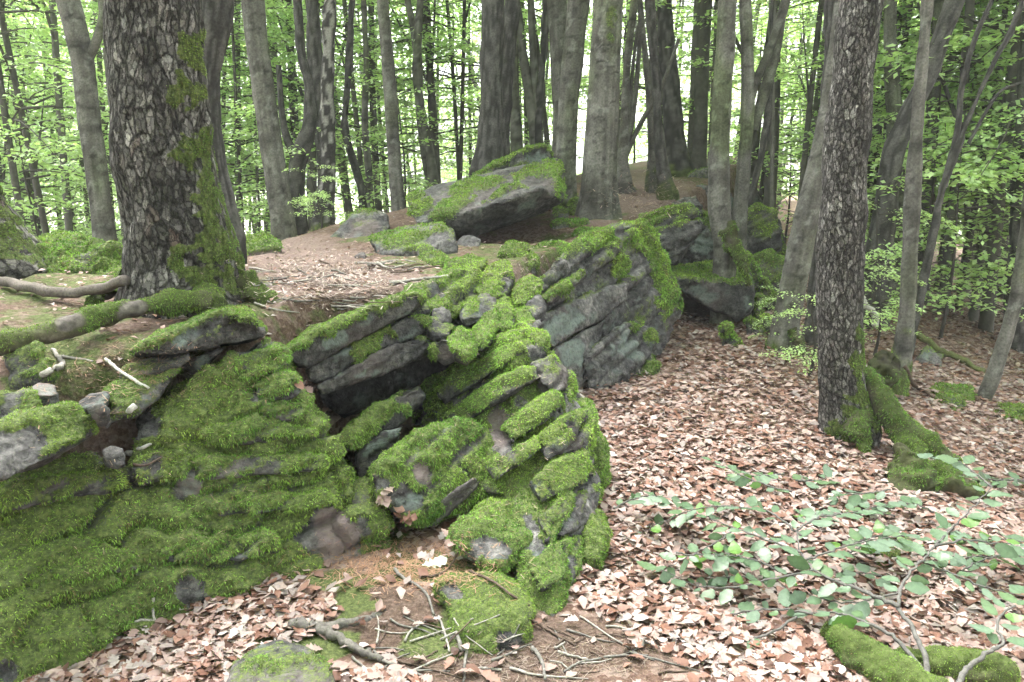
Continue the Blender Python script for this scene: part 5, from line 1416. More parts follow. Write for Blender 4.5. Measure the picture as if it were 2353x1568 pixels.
# --- understorey bushes with bright sprays
for lab, px, Y, s, k in [('bright young beech bush beyond the slender pale beech', 2185, 8.2, .9, 0), ('leafy young beech spreading low near the kinked oak', 2010, 7.9, .62, 1), ('bright leafy bush at the low edge of the slope', 2330, 8.6, 1.0, 2),
                         ('small pale leaved bush at the foot of the pale slanting trunk', 1800, 6.7, .22, 3), ('low leafy sprig behind the scaly leaning oak', 1880, 6.0, .30, 0), ('airy leafy bush below the slender pale beech', 2030, 6.9, .38, 1),
                         ('bush with light sprays beyond the rock hump', 90, 9.5, .95, 2), ('leafy bush between huge oak and birch', 640, 10.5, .8, 3), ('tiny seedling bush where the path ends', 735, 7.9, .26, 1),
                         ('leafy bush beyond the tall pale trunk', 930, 11.5, .9, 0), ('light green bush behind the layered block', 1800, 14.0, 1.0, 1), ('dense low bush far down the slope', 2210, 12.0, 1.3, 3), ('light bush beside the fork beech', 1600, 13.0, 1.1, 2), ('leafy bush far along the slope edge', 2080, 13.0, 1.2, 0), ('tall airy bush between kinked oak and slender beech', 2120, 9.4, 1.35, 2), ('light spray bush beyond the pale slanting trunk', 1880, 12.5, 1.1, 3), ('pale green bush past the stout shadowed trunk', 2290, 10.5, 1.5, 1), ('wide light bush behind the layered block and fork beech', 1720, 16, 1.5, 0)]:
    x = (px - CX) / FPX * Y
    z = float(ground_z(x, Y)[0])
    o = empty('leafy_bush', (x, Y, z))
    tag(o, lab, 'bush')
    me, lm = CROWN_BUSH[k]
    c = link('foliage', me, o); c['kind'] = 'stuff'; c.scale = (s, s, s); c.rotation_euler = (0, 0, px)
    c = link('limb', lm, o); c['kind'] = 'stuff'; c.scale = (s, s, s); c.rotation_euler = (0, 0, px)
    g = G()
    tt = np.linspace(0, 1, 10)
    tube(g, np.stack([.04 * np.sin(tt * 5), .03 * np.cos(tt * 4), -0.1 + (2.4 * s + .1) * tt], -1), (.018 * (1.1 - tt)) * (.6 + s * .6), 6, (.06, .055, .05))
    g.build('stem', M_FARBARK, o)

# --- the far wood, one mass
nf = 14000
rf = np.random.default_rng(9)
Yf = 42 + 60 * rf.random(nf) ** 1.2
xf2 = rf.uniform(-1.05, 1.05, nf) * Yf
gz = ground_z(xf2, Yf, False)
zf2 = gz + 0.5 + 13 * rf.random(nf) ** 1.1
pp = np.stack([xf2, Yf, zf2], -1)
keep = fbm(pp * np.array([.22, .22, .5]), 2, 71) + 0.25 > rf.uniform(-.2, .6, nf)
pp = pp[keep]; nf = len(pp)
ax = rf.normal(size=(nf, 3)); ax[:, 2] *= .35; ax /= np.linalg.norm(ax, axis=1)[:, None]
nn = np.array([0, -.2, 1.0]) + rf.normal(size=(nf, 3)) * .5
bb = np.cross(nn, ax); bb /= np.linalg.norm(bb, axis=1)[:, None]
s = (rf.uniform(.25, .6, nf) * pp[:, 1] / 60)[:, None]
v = np.stack([pp - ax * s, pp + bb * s * .5, pp + ax * s, pp - bb * s * .5], 1).reshape(-1, 3)
c = lerp(np.array([0.065, 0.125, 0.035]), np.array([0.17, 0.26, 0.075]), np.clip(rf.normal(.5, .3, nf), 0, 1)[:, None])
far = build('far_woodland', v, [np.arange(4 * nf).reshape(-1, 4)], M_LEAF, None, np.repeat(c, 4, axis=0), False)
tag(far, 'far wood of pale green leaves closing the view', 'woodland', None, 'stuff')

# --- pale meadow below the wood, seen past the rock hump
mx, my = np.meshgrid(np.linspace(-165, 165, 40), np.linspace(38, 295, 60))
mz = ground_z(mx.ravel(), my.ravel()) + 0.35
ii = (np.arange(59)[:, None] * 40 + np.arange(39)[None]).ravel()
mm, nt, out = new_mat('pale_meadow')
principled(nt, out, ramp(nt, noise(nt, geo_pos(nt), 0.6, 3), [(0.3, (0.50, 0.50, 0.40)), (0.7, (0.72, 0.72, 0.62))]), .95)
md = build('meadow', np.stack([mx.ravel(), my.ravel(), mz], -1), [np.stack([ii, ii + 1, ii + 41, ii + 40], -1)], mm)
tag(md, 'pale dry meadow below the wood', None, None, 'structure')

# ------------------------------------------------------------------ things lying on the ground
bpy.context.view_layer.update()
DG = bpy.context.evaluated_depsgraph_get()

def hit(px, py):
    """first surface the photo ray of a pixel meets"""
    o = Vector((0, 0, CAM_H))
    d = Vector(W(px, py, 5.0)) - o
    d.normalize()
    ok, loc, nrm, _, ob, _ = sc.ray_cast(DG, o, d)
    return np.array(loc) if ok else ground_hit(px, py)

def drop(x, y, z=1.75):
    ok, loc, nrm, _, ob, _ = sc.ray_cast(DG, Vector((x, y, z)), Vector((0, 0, -1)))
    if ok:
        return np.array(loc), np.array(nrm)
    return np.array([x, y, float(ground_z(x, y)[0])]), np.array([0, 0, 1.0])

# ---- leaf shapes: columns of (position along the leaf, half width)
OAK = [(0, .03), (.10, .05), (.22, .17), (.30, .10), (.42, .25), (.50, .15), (.62, .30), (.70, .19), (.82, .25), (.92, .15), (1.0, .03)]
BEECH = [(0, .02), (.12, .14), (.28, .26), (.46, .31), (.64, .27), (.82, .15), (1.0, .01)]
SIMPLE = [(0, .05), (.5, .30), (1.0, .05)]
HAZEL = [(0, .05), (.06, .13), (.13, .17), (.20, .245), (.27, .25), (.34, .295), (.41, .285), (.48, .31), (.55, .285), (.62, .28), (.69, .24), (.76, .215), (.83, .16), (.90, .12), (.96, .05), (1.0, .005)]

def leaf_template(outline, fold, curl, twist, seed, stalk=0.0):
    r = np.random.default_rng(seed)
    v = []
    for x, w in outline:
        w1, w2 = w * r.uniform(.85, 1.15), w * r.uniform(.85, 1.15)
        z = curl * ((x - .45) ** 2) * 2 - curl * .25
        tw = twist * (x - .4)
        v += [(x - .5, w1, z + fold * w1 + tw * w1 + r.normal() * .012), (x - .5, 0, z), (x - .5, -w2, z + fold * w2 - tw * w2 + r.normal() * .012)]
    v = np.array(v)
    n = len(outline)
    q = []
    for k in range(n - 1):
        a = 3 * k
        q += [(a, a + 1, a + 4, a + 3), (a + 1, a + 2, a + 5, a + 4)]
    return v, np.array(q)

def leaf_batch(g, pos, ax, nm, size, tmpl, col):
    v, q = tmpl
    b = np.cross(nm, ax); b /= np.maximum(np.linalg.norm(b, axis=1), 1e-6)[:, None]
    n2 = np.cross(ax, b)
    s = size[:, None, None]
    out = pos[:, None] + s * (v[None, :, 0:1] * ax[:, None] + v[None, :, 1:2] * b[:, None] + v[None, :, 2:3] * n2[:, None])
    N_, k = len(pos), len(v)
    qq = (q[None] + (np.arange(N_) * k)[:, None, None]).reshape(-1, 4)
    g.add(out.reshape(-1, 3), qq, np.repeat(col, k, axis=0))

DEADC = np.array([(0.31, 0.212, 0.190), (0.36, 0.268, 0.245), (0.165, 0.080, 0.056), (0.40, 0.345, 0.33), (0.225, 0.125, 0.096), (0.25, 0.205, 0.195), (0.085, 0.042, 0.030), (0.36, 0.28, 0.25)])
DEADC *= 0.93
DEADP = np.array([.23, .17, .16, .08, .15, .10, .07, .04])
rl = np.random.default_rng(21)
tm = []
for k in range(10):
    oak = k % 2 == 0
    tm.append(leaf_template(OAK if oak else BEECH, rl.uniform(-.25, .45), rl.uniform(-.35, .5), rl.uniform(-.7, .7), k))
tm_far = [leaf_template(SIMPLE, rl.uniform(-.2, .5), rl.uniform(-.4, .5), rl.uniform(-.8, .8), 50 + k) for k in range(5)]

tm_flat = [(np.array([(-.5, 0, .1 * k), (0, .3, .12 * (k - 1)), (.5, 0, .05), (0, -.3, .15 * k)]), np.array([[0, 1, 2, 3]])) for k in range(3)]
# candidate places over the floor in view
nc = 178000
yc = 1.55 + 14.5 * rl.random(nc) ** 1.25
xc = rl.uniform(-.80, .86, nc) * yc + .9 * rl.random(nc) ** 3
dens = np.ones(nc)
sdx = ridge_side(xc, yc)
zc = ground_z(xc, yc)
pc = np.stack([xc, yc, zc], -1)
cpx, cpy = project(pc)
prob = np.where(sdx > 0.02, 0.72, 0.035)
prob = np.where(sdx < -3.2, 0.06, prob)
prob = np.where((sdx < -.05) & (xc < -.7) & (yc < 6), 0.13 * sstep(-.3, .3, fbm(pc * 2.5, 2, 91)) + .02, prob)
thin = ellipses(cpx, cpy, [(930, 1320, 260, 110), (1000, 1430, 260, 90), (1180, 1360, 160, 110), (1160, 1490, 340, 130), (800, 1500, 130, 60), (1300, 1540, 330, 60), (1640, 700, 100, 36), (860, 1440, 130, 60), (1050, 1500, 200, 60)], .2 * fbm(pc * 4, 2, 3))
prob = prob * (1 - .97 * thin)
prob = np.maximum(prob, .15 * ellipses(cpx, cpy, [(760, 640, 190, 60), (900, 650, 140, 50), (1230, 650, 70, 25)]) * (sdx < 0))
lf = rl.random(nc) < prob * np.clip(1.25 - yc / 22, .3, 1)
pc, yk = pc[lf], yc[lf]
order = np.argsort(yk)
pc, yk = pc[order], yk[order]
pc[:, 2] += rl.uniform(.004, .026, len(pc))
ctype = rl.choice(len(DEADC), len(pc), p=DEADP / DEADP.sum())
size = rl.uniform(.034, .072, len(pc))  * np.clip(.9 + yk / 40, 1, 1.25)
size = size * np.where(ridge_side(pc[:, 0], pc[:, 1]) < 0, .62, 1.0)
az = rl.uniform(0, 2 * np.pi, len(pc))
nm = np.stack([rl.normal(size=len(pc)) * .22, rl.normal(size=len(pc)) * .22, np.ones(len(pc))], -1)
nm /= np.linalg.norm(nm, axis=1)[:, None]
ax0 = np.stack([np.cos(az), np.sin(az), np.zeros(len(pc))], -1)
ax0 = ax0 - nm * np.einsum('ij,ij->i', ax0, nm)[:, None]
ax0 /= np.linalg.norm(ax0, axis=1)[:, None]
qpx, qpy = project(pc)
inview = (qpx > 0) & (qpx < 2353) & (qpy < 1560)
single = np.zeros(len(pc), bool)
single[np.flatnonzero(inview)[:250]] = True
g = G()
colv = DEADC[ctype] * rl.uniform(.75, 1.2, len(pc))[:, None]
rest = ~single
for k, t in enumerate(tm):
    s_ = rest & (yk < 2.6) & (np.arange(len(pc)) % 10 == k)
    leaf_batch(g, pc[s_], ax0[s_], nm[s_], size[s_], t, colv[s_])
for k, t in enumerate(tm_far):
    s_ = rest & (yk >= 2.6) & (yk < 4.6) & (np.arange(len(pc)) % 5 == k)
    leaf_batch(g, pc[s_], ax0[s_], nm[s_], size[s_], t, colv[s_])
for k, t in enumerate(tm_flat):
    s_ = rest & (yk >= 4.6) & (np.arange(len(pc)) % 3 == k)
    leaf_batch(g, pc[s_], ax0[s_], nm[s_], size[s_], t, colv[s_])
lo_ = g.build('leaf_litter', M_DEAD, None, True)
tag(lo_, 'deep litter of tan and brown fallen leaves filling the gully', 'leaf litter', None, 'stuff')
NLIT = len(pc)

LEAFM = {}
def leaf_mesh(t, c):
    if (t, c) not in LEAFM:
        v, q = tm[t]
        LEAFM[(t, c)] = build_mesh('fallen_leaf', v, [q], M_DEAD, np.repeat(DEADC[c][None], len(v), 0), True)
    return LEAFM[(t, c)]
CN = ['tan', 'pale tan', 'red brown', 'whitish', 'rust brown', 'grey', 'dark brown', 'cream']
from mathutils import Matrix
def place_leaf(p, a, n, s, t, c, where, group):
    b = np.cross(n, a)
    o = link('fallen_leaf', leaf_mesh(t, c))
    m = Matrix(((a[0], b[0], n[0], 0), (a[1], b[1], n[1], 0), (a[2], b[2], n[2], 0), (0, 0, 0, 1)))
    o.matrix_world = Matrix.Translation(Vector(p)) @ m @ Matrix.Diagonal((s, s, s, 1))
    kind = 'lobed oak' if t % 2 == 0 else 'oval beech'
    tag(o, f'dry {CN[c]} {kind} leaf {where}', 'leaf', group, 'thing')
    return o
for k in np.flatnonzero(single):
    left = qpx[k] < 700
    where = 'in the drift below the dark mossy wall' if left else ('on bare soil by the wedge shaped boulder' if qpx[k] < 1350 else 'on the litter under the sapling')
    place_leaf(pc[k], ax0[k], nm[k], size[k] * 1.1, int(rl.integers(0, 10)), int(ctype[k]), where, 'large fallen leaves close by')
# leaves caught in the recess and the drift at the wall foot
for (zt, blobs, where, grp, n) in [('Z8', [(960, 640, 130, 110), (680, 470, 60, 60), (560, 330, 50, 50)], 'caught in the hollow of the dark recess', 'leaves in the recess', 26),
                                   ('Z5', [(540, 1250, 60, 110), (350, 1090, 40, 50)], 'wedged in the crack behind the mossy wall', 'leaves in the crack', 9)]:
    for k in range(n):
        b = blobs[k % len(blobs)]
        e = ze(zt, [b])[0]
        p = hit(e[0] + rl.uniform(-1, 1) * e[2], e[1] + rl.uniform(-1, 1) * e[3])
        n_ = np.array([rl.normal() * .4, -.5 + rl.normal() * .3, 1.0]); n_ /= np.linalg.norm(n_)
        a = np.array([math.cos(k * 2.4), math.sin(k * 2.4), 0]); a -= n_ * (a @ n_); a /= np.linalg.norm(a)
        place_leaf(p + n_ * .012, a, n_, rl.uniform(.048, .078), int(rl.integers(0, 10)), [0, 2, 1, 3, 4, 0][k % 6], where, grp)
# pale green leaf
p = hit(*zz('Z8', [(900, 780)])[0])
vv, qq_ = leaf_template(OAK, .1, .15, 0, 7)
o = build('fallen_leaf', vv * .11, [qq_], M_DEAD, None, np.repeat(np.array([[.42, .50, .40]]), len(vv), 0))
o.location = tuple(p + np.array([0, -.01, .015])); o.rotation_euler = (math.radians(20), 0, .5)
tag(o, 'single pale green oak leaf lying below the dark recess', 'leaf', None, 'thing')

# needles and crumbs on the bare soil
g = G()
for (zt, blob_, n, c0, c1, ln) in [('V', (930, 1300, 200, 60), 2400, (.26, .13, .075), (.38, .24, .16), .013), ('V', (330, 850, 260, 90), 1100, (.24, .13, .08), (.36, .25, .18), .014), ('V', (1270, 1520, 330, 60), 900, (.11, .075, .058), (.24, .19, .16), .012),
                                   ('V', (760, 640, 170, 60), 1800, (.24, .17, .14), (.42, .36, .33), .026), ('V', (1200, 610, 140, 50), 350, (.2, .13, .10), (.38, .32, .29), .02), ('V', (380, 1170, 380, 260), 420, (.17, .10, .06), (.36, .28, .2), .012), ('V', (1190, 1000, 170, 260), 320, (.2, .12, .07), (.4, .32, .25), .013), ('V', (1480, 450, 110, 50), 500, (.3, .18, .14), (.5, .42, .38), .05)]:
    for _ in range(n):
        px = blob_[0] + blob_[2] * rl.normal() * .5; py = blob_[1] + blob_[3] * rl.normal() * .5
        p = hit(px, py)
        a = rl.uniform(0, 6.28); L = ln * rl.uniform(.5, 1.5)
        d = np.array([math.cos(a), math.sin(a), rl.normal() * .25]) * L
        w_ = np.array([-math.sin(a), math.cos(a), 0]) * L * .07
        b = p + np.array([0, 0, .004])
        g.add(np.array([b - d - w_, b - d + w_, b + d + w_, b + d - w_]), np.array([[0, 1, 2, 3]]), lerp(c0, c1, rl.random())[None])
o = g.build('needles', M_DEAD, None, False)
tag(o, 'scatter of orange needles and crumbled leaf bits on bare soil', 'needles', None, 'stuff')

# ---- sticks
def stick(name, label, zt, pts, w0, w1, col, cat='stick', group=None, lift=.5, forks=(), bump=.10, parent=None, seg=20, sides=8, fixY=None):
    pp = zz(zt, pts)
    P = np.array([hit(*q[:2]) if fixY is None else W(q[0], q[1], fixY if not isinstance(fixY, (list, tuple)) else fixY[k]) for k, q in enumerate(pp)])
    s = np.linalg.norm(P.mean(0) - np.array([0, 0, CAM_H])) / FPX
    c = catmull(P, seg)
    t = np.linspace(0, 1, seg)
    c[:, 2] += (w0 * (1 - t) + w1 * t) * s * lift
    c[:, :] += RNG.normal(size=c.shape) * w0 * s * .07 + np.cumsum(RNG.normal(size=c.shape), 0) * w0 * s * .05
    g_ = G()
    cc = np.array(col)[None] * (0.8 + .4 * hash1(np.arange(seg) * 1.7, len(label)))[:, None]
    tube(g_, c, (w0 * (1 - t) + w1 * t) / 2 * s, sides, cc, bump)
    o_ = g_.build(name, M_WOOD, parent)
    if parent is None:
        tag(o_, label, cat, group, 'thing')
    return o_
GREY, PALE, BRN, WHT = (.15, .14, .13), (.27, .25, .23), (.09, .065, .052), (.40, .385, .365)
b = stick('fallen_branch', 'forked lichened branch lying across the soil below the recess', 'V', [(672, 1447), (740, 1452), (800, 1432), (860, 1412), (893, 1388)], 25, 14, (.125, .115, .105), 'branch', lift=.6, sides=12, seg=44)
stick('side_branch', '', 'V', [(735, 1455), (780, 1478), (830, 1505), (872, 1522)], 22, 13, (.125, .115, .105), parent=b, lift=.7, sides=12)
stick('fallen_branch', 'brown dead branch lying at the foot of the huge oak', 'V', [(-40, 650), (20, 666), (90, 684), (150, 694), (230, 690), (290, 674)], 20, 20, (.13, .11, .10), 'branch', sides=12, seg=22)
stick('white_stick', 'straight white stick poking over the mossy wall lip', 'Z4', [(708, 905), (800, 985), (900, 1050), (990, 1105)], 7, 6, WHT)
stick('birch_branch_piece', 'short white birch bark branch stub against the wall', 'Z4', [(700, 1365), (760, 1310), (830, 1270), (890, 1225)], 22, 12, WHT, 'branch', sides=10)
stick('birch_twig', 'bent birch twig below the mossy log', 'Z4', [(270, 1025), (360, 985), (410, 955), (375, 890), (335, 850)], 12, 8, PALE)
stick('birch_twig', 'pale twig lying behind the bent birch twig', 'Z4', [(390, 885), (500, 898), (625, 915)], 6, 5, PALE)
stick('white_stick', 'splintered white stick on a ledge of the mossy wall', 'Z7', [(850, 55), (940, 30), (1045, -15)], 12, 6, WHT)
stick('twig', 'short dark twig beside the splintered white stick', 'Z7', [(890, 120), (980, 125), (1080, 75)], 6, 4, BRN)
for k, (lab, zt, pts, w0, w1, c) in enumerate([
    ('long bent twig crossing the needle patch', 'Z8', [(630, 830), (690, 890), (790, 945), (850, 1000), (885, 1130)], 8, 5, GREY),
    ('pale twig running down beside the wedge boulder', 'Z8', [(925, 1140), (955, 1220), (990, 1375)], 6, 4, PALE),
    ('kinked twig standing by the stone splinter', 'Z8', [(1040, 1250), (1085, 1380), (1115, 1350), (1095, 1565)], 9, 5, GREY),
    ('brown twig slanting over the wedge boulder', 'Z8', [(1130, 835), (1300, 920), (1420, 1010), (1530, 1080)], 6, 5, BRN),
    ('thin root twig trailing away from the wedge boulder', 'Z8', [(1545, 1165), (1620, 1215), (1720, 1270), (1850, 1330)], 7, 4, BRN),
    ('level pale twig before the smooth grey stone', 'Z8', [(1160, 1490), (1250, 1485), (1350, 1492)], 6, 5, PALE),
    ('long twig from the forked branch tip', 'Z8', [(550, 1440), (700, 1490), (880, 1568)], 8, 5, GREY),
    ('crossing twig on the smooth grey stone', 'Z8', [(1550, 1350), (1610, 1440), (1640, 1570)], 9, 6, GREY),
    ('slanting twig before the smooth grey stone', 'Z8', [(1350, 1400), (1430, 1465), (1560, 1505)], 6, 4, BRN),
    ('pale twig beyond the smooth grey stone', 'Z8', [(1720, 1370), (1820, 1400), (1920, 1420)], 6, 4, PALE),
    ('crooked twig pair near the large smooth stone', 'Z8', [(1760, 1510), (1850, 1450), (2000, 1415)], 5, 4, GREY),
    ('dry twig below the large mossy wall drift', 'Z8', [(200, 1490), (270, 1490), (340, 1495)], 5, 4, BRN),
    ('curved twig by the pale green leaf', 'Z8', [(800, 870), (900, 870), (1000, 810), (1070, 680), (1095, 560)], 5, 3, BRN),
    ('orange twig under the bolster boulder', 'Z8', [(1060, 675), (1140, 740), (1200, 780)], 6, 4, BRN),
    ('forked white twig standing in the wall foot drift', 'Z7', [(1025, 1020), (1025, 1100), (1040, 1165)], 6, 5, PALE),
    ('thin white twig lying at the wall foot', 'Z7', [(900, 1170), (970, 1160), (1035, 1162)], 5, 4, PALE),
    ('twig leaning against the grey green boulder', 'Z7', [(1820, 1170), (1835, 1270), (1860, 1350)], 6, 4, GREY),
    ('dead twig curving by the leaf drift', 'Z8', [(350, 1410), (430, 1480), (470, 1560)], 6, 4, GREY)]):
    stick('twig', lab, zt, pts, w0, w1, c, 'twig', lift=.8)
for k in range(46):
    px, py = rl.uniform(600, 960), rl.uniform(600, 712)
    if py > 740 - (px - 600) * .13:
        continue
    a = rl.normal() * .35; L = rl.uniform(14, 60)
    pts = [(px + L * t * math.cos(a), py + L * t * math.sin(a) * .35 + rl.normal() * 2) for t in (-1, -.3, .4, 1)]
    dk = k % 3
    stick('twig', ['pale thin twig strewn over the path litter', 'grey thin twig strewn over the path litter', 'brown thin twig strewn over the path litter'][dk], 'V', pts, rl.uniform(2.5, 5.5), 2, [PALE, GREY, BRN][dk], 'twig', ['pale', 'grey', 'brown'][dk] + ' twigs on the path', lift=.8, seg=8, sides=6)
for k in range(44):
    px, py = rl.uniform(860, 1560), rl.uniform(1440, 1556)
    a = rl.normal() * .9; L = rl.uniform(25, 95)
    pts = [(px + L * t * math.cos(a) + rl.normal() * 3, py + L * t * math.sin(a) * .5 + rl.normal() * 3) for t in (-1, -.4, .3, 1)]
    pts = [(x_, min(y_, 1562)) for x_, y_ in pts]
    dk = k % 3
    stick('twig', ['pale thin twig strewn over the dark soil before the wedge boulder', 'grey thin twig strewn over the dark soil before the wedge boulder', 'brown thin twig strewn over the dark soil before the wedge boulder'][dk], 'V', pts, rl.uniform(3, 7), 2.5, [PALE, GREY, BRN][dk], 'twig', ['pale', 'grey', 'brown'][dk] + ' twigs on the dark soil', lift=.8, seg=9, sides=6)
stick('fallen_branch', 'long pale bent twig lying on the mossy rim below the flat topped boulder', 'Z5', [(700, 265), (850, 262), (980, 238), (1100, 250)], 5, 4, PALE, 'twig', lift=.8)
stick('fallen_branch', 'forking pale twig on the mossy rim', 'Z5', [(850, 265), (930, 300), (1050, 272)], 6, 3, PALE, 'twig', lift=.8)
stick('fallen_branch', 'thick pale stick on the path edge above the top slab', 'Z5', [(940, 405), (1050, 385), (1180, 365), (1320, 345)], 9, 6, PALE, 'stick', lift=.6)
stick('snag', 'pale broken snag standing beyond the scaly leaning oak', 'R5', [(800, 790), (805, 720), (760, 650), (722, 620), (735, 570)], 19, 9, WHT, 'snag', fixY=7.3, lift=0, sides=12, seg=20)
stick('fallen_pole', 'mossy fallen pole lying down the slope past the lichen boulder', 'R5', [(1100, 885), (1200, 940), (1310, 1025), (1480, 1090), (1650, 1180)], 14, 11, (.10, .11, .045), 'log', fixY=[7.6, 7.6, 7.5, 7.4, 7.2], lift=.3, sides=12, seg=20)
stick('fallen_branch', 'dark branch curling down from the slender pale beech', 'R5', [(1020, 1130), (1060, 1230), (1120, 1300), (1250, 1370)], 9, 6, BRN, 'branch', lift=.8)
stick('fallen_branch', 'brown stick half under leaves beyond the sapling', 'R1', [(1360, 80), (1430, 130), (1500, 190), (1560, 230)], 9, 7, (.2, .14, .11), 'stick', lift=.6)
stick('fallen_branch', 'whitish broken twig cluster in the leaf litter', 'R1', [(220, 310), (270, 325), (330, 350), (345, 400)], 9, 6, PALE, 'twig', lift=1.2)

# ---- mossy logs and the rotten stump
def log(name, label, pts, cat='log', moss=.5, patches=(), pale=(.30, .25, .23), seed=3, amp=.02, hang=.5, wood=(.09, .07, .06)):
    P = np.array([W(q[0], q[1], q[3]) for q in pts]); R = np.array([q[2] / 2 / FPX * q[3] for q in pts])
    n, sides = 110, 40
    c = catmull(np.column_stack([P, R]), n)
    t, a, b_ = frames(c[:, :3])
    th = np.linspace(0, 2 * np.pi, sides, endpoint=False)
    tt = np.linspace(0, 1, n)
    rr = np.maximum(c[:, 3] * np.sqrt(np.clip(1 - np.abs(2 * tt - 1) ** 40, .02, 1)), .004)
    v = c[:, None, :3] + rr[:, None, None] * (np.cos(th)[None, :, None] * a[:, None] + np.sin(th)[None, :, None] * b_[:, None])
    nn = (v - c[:, None, :3]).reshape(-1, 3); nn /= np.linalg.norm(nn, axis=1)[:, None]
    v = v.reshape(-1, 3)
    px, py = project(v)
    m = np.clip(.3 + moss + .5 * fbm(v * 6, 2, seed) + .35 * nn[:, 2], 0, 1)
    m = m * (1 - ellipses(px, py, patches, .3 * fbm(v * 12, 2, 4))) if patches else m
    v = v + nn * (amp * fbm(v * 7, 3, seed + 1) + .008 * m)[:, None]
    col = lerp(np.array(wood) * (1 + .5 * fbm(v * 14, 3, seed + 7))[:, None], np.array([.055, .075, .02]), m[:, None])
    if patches:
        e = ellipses(px, py, patches, .3 * fbm(v * 12, 2, 4))
        col = lerp(col, np.array(pale) * (1 + .5 * fbm(v * 30, 2, 6))[:, None], e[:, None])
    i = np.arange(n - 1)[:, None] * sides; j = np.arange(sides)[None]; k = (j + 1) % sides
    q = np.stack([i + j, i + k, i + sides + k, i + sides + j], -1).reshape(-1, 4)
    o_ = build(name, v, [q, np.arange(sides)[None, ::-1], np.arange(sides)[None] + (n - 1) * sides], M_BARK, None, col)
    tag(o_, label, cat, None, 'thing')
    nrm, _ = vert_normals(v, q)
    res = moss_fronds(v, nrm, q, sstep(.4, .7, m), 3, hang, 0.05, 1.0, None, 1.0, .9)
    if res:
        mo = build('moss', res[0], [res[1]], M_MOSS, o_, res[2]); mo['kind'] = 'stuff'
    return o_
log('fallen_log', 'mossy fallen log with a pale bare bark patch, at the oak foot', [(-60, 808, 46, 2.95), (60, 778, 46, 3.05), (170, 748, 44, 3.2), (290, 714, 44, 3.4), (420, 694, 42, 3.6), (490, 694, 46, 3.68)],
    patches=[(300, 712, 38, 20, 14), (160, 742, 34, 18, 14)], pale=(.105, .092, .085), moss=.2)
def rest(pts):
    return [(x_, y_, w_, ground_hit(x_, y_ + w_ * .36)[1] - .02) for x_, y_, w_ in pts]
log('fallen_log', 'moss covered log lying under the sapling stems', rest([(1905, 1452, 40), (1945, 1480, 74), (2010, 1522, 90), (2080, 1572, 96), (2170, 1640, 96)]), moss=.6, seed=5, hang=.2, amp=.035)
log('fallen_log', 'second short mossy log behind the sapling stems', rest([(2050, 1500, 40), (2130, 1520, 66), (2220, 1536, 66), (2290, 1545, 50), (2320, 1550, 24)]), moss=.35, seed=6, hang=.2, amp=.035)
log('rotten_stump', 'dark rotten stump with a hollow below the bright mossy root', [(2085, 1045, 50, 4.3), (2075, 1075, 72, 4.22), (2085, 1110, 80, 4.12), (2110, 1145, 84, 4.05)], 'stump', moss=.08, seed=8, amp=.07, wood=(.035, .026, .022))
log('rotten_stump', 'crumbling root mound beside the rotten stump', [(2120, 1085, 60, 4.3), (2170, 1110, 70, 4.2), (2220, 1135, 60, 4.1), (2270, 1140, 30, 4.1)], 'stump', moss=.05, seed=9, amp=.07, wood=(.05, .036, .03))
log('dark_stump', 'mossy black stump at the foot of the slender pale beech', [(2040, 890, 40, 5.95), (2030, 870, 74, 5.95), (2035, 845, 76, 6.0), (2050, 820, 40, 6.05)], 'stump', moss=.0, seed=10, amp=.07, wood=(.03, .024, .02))

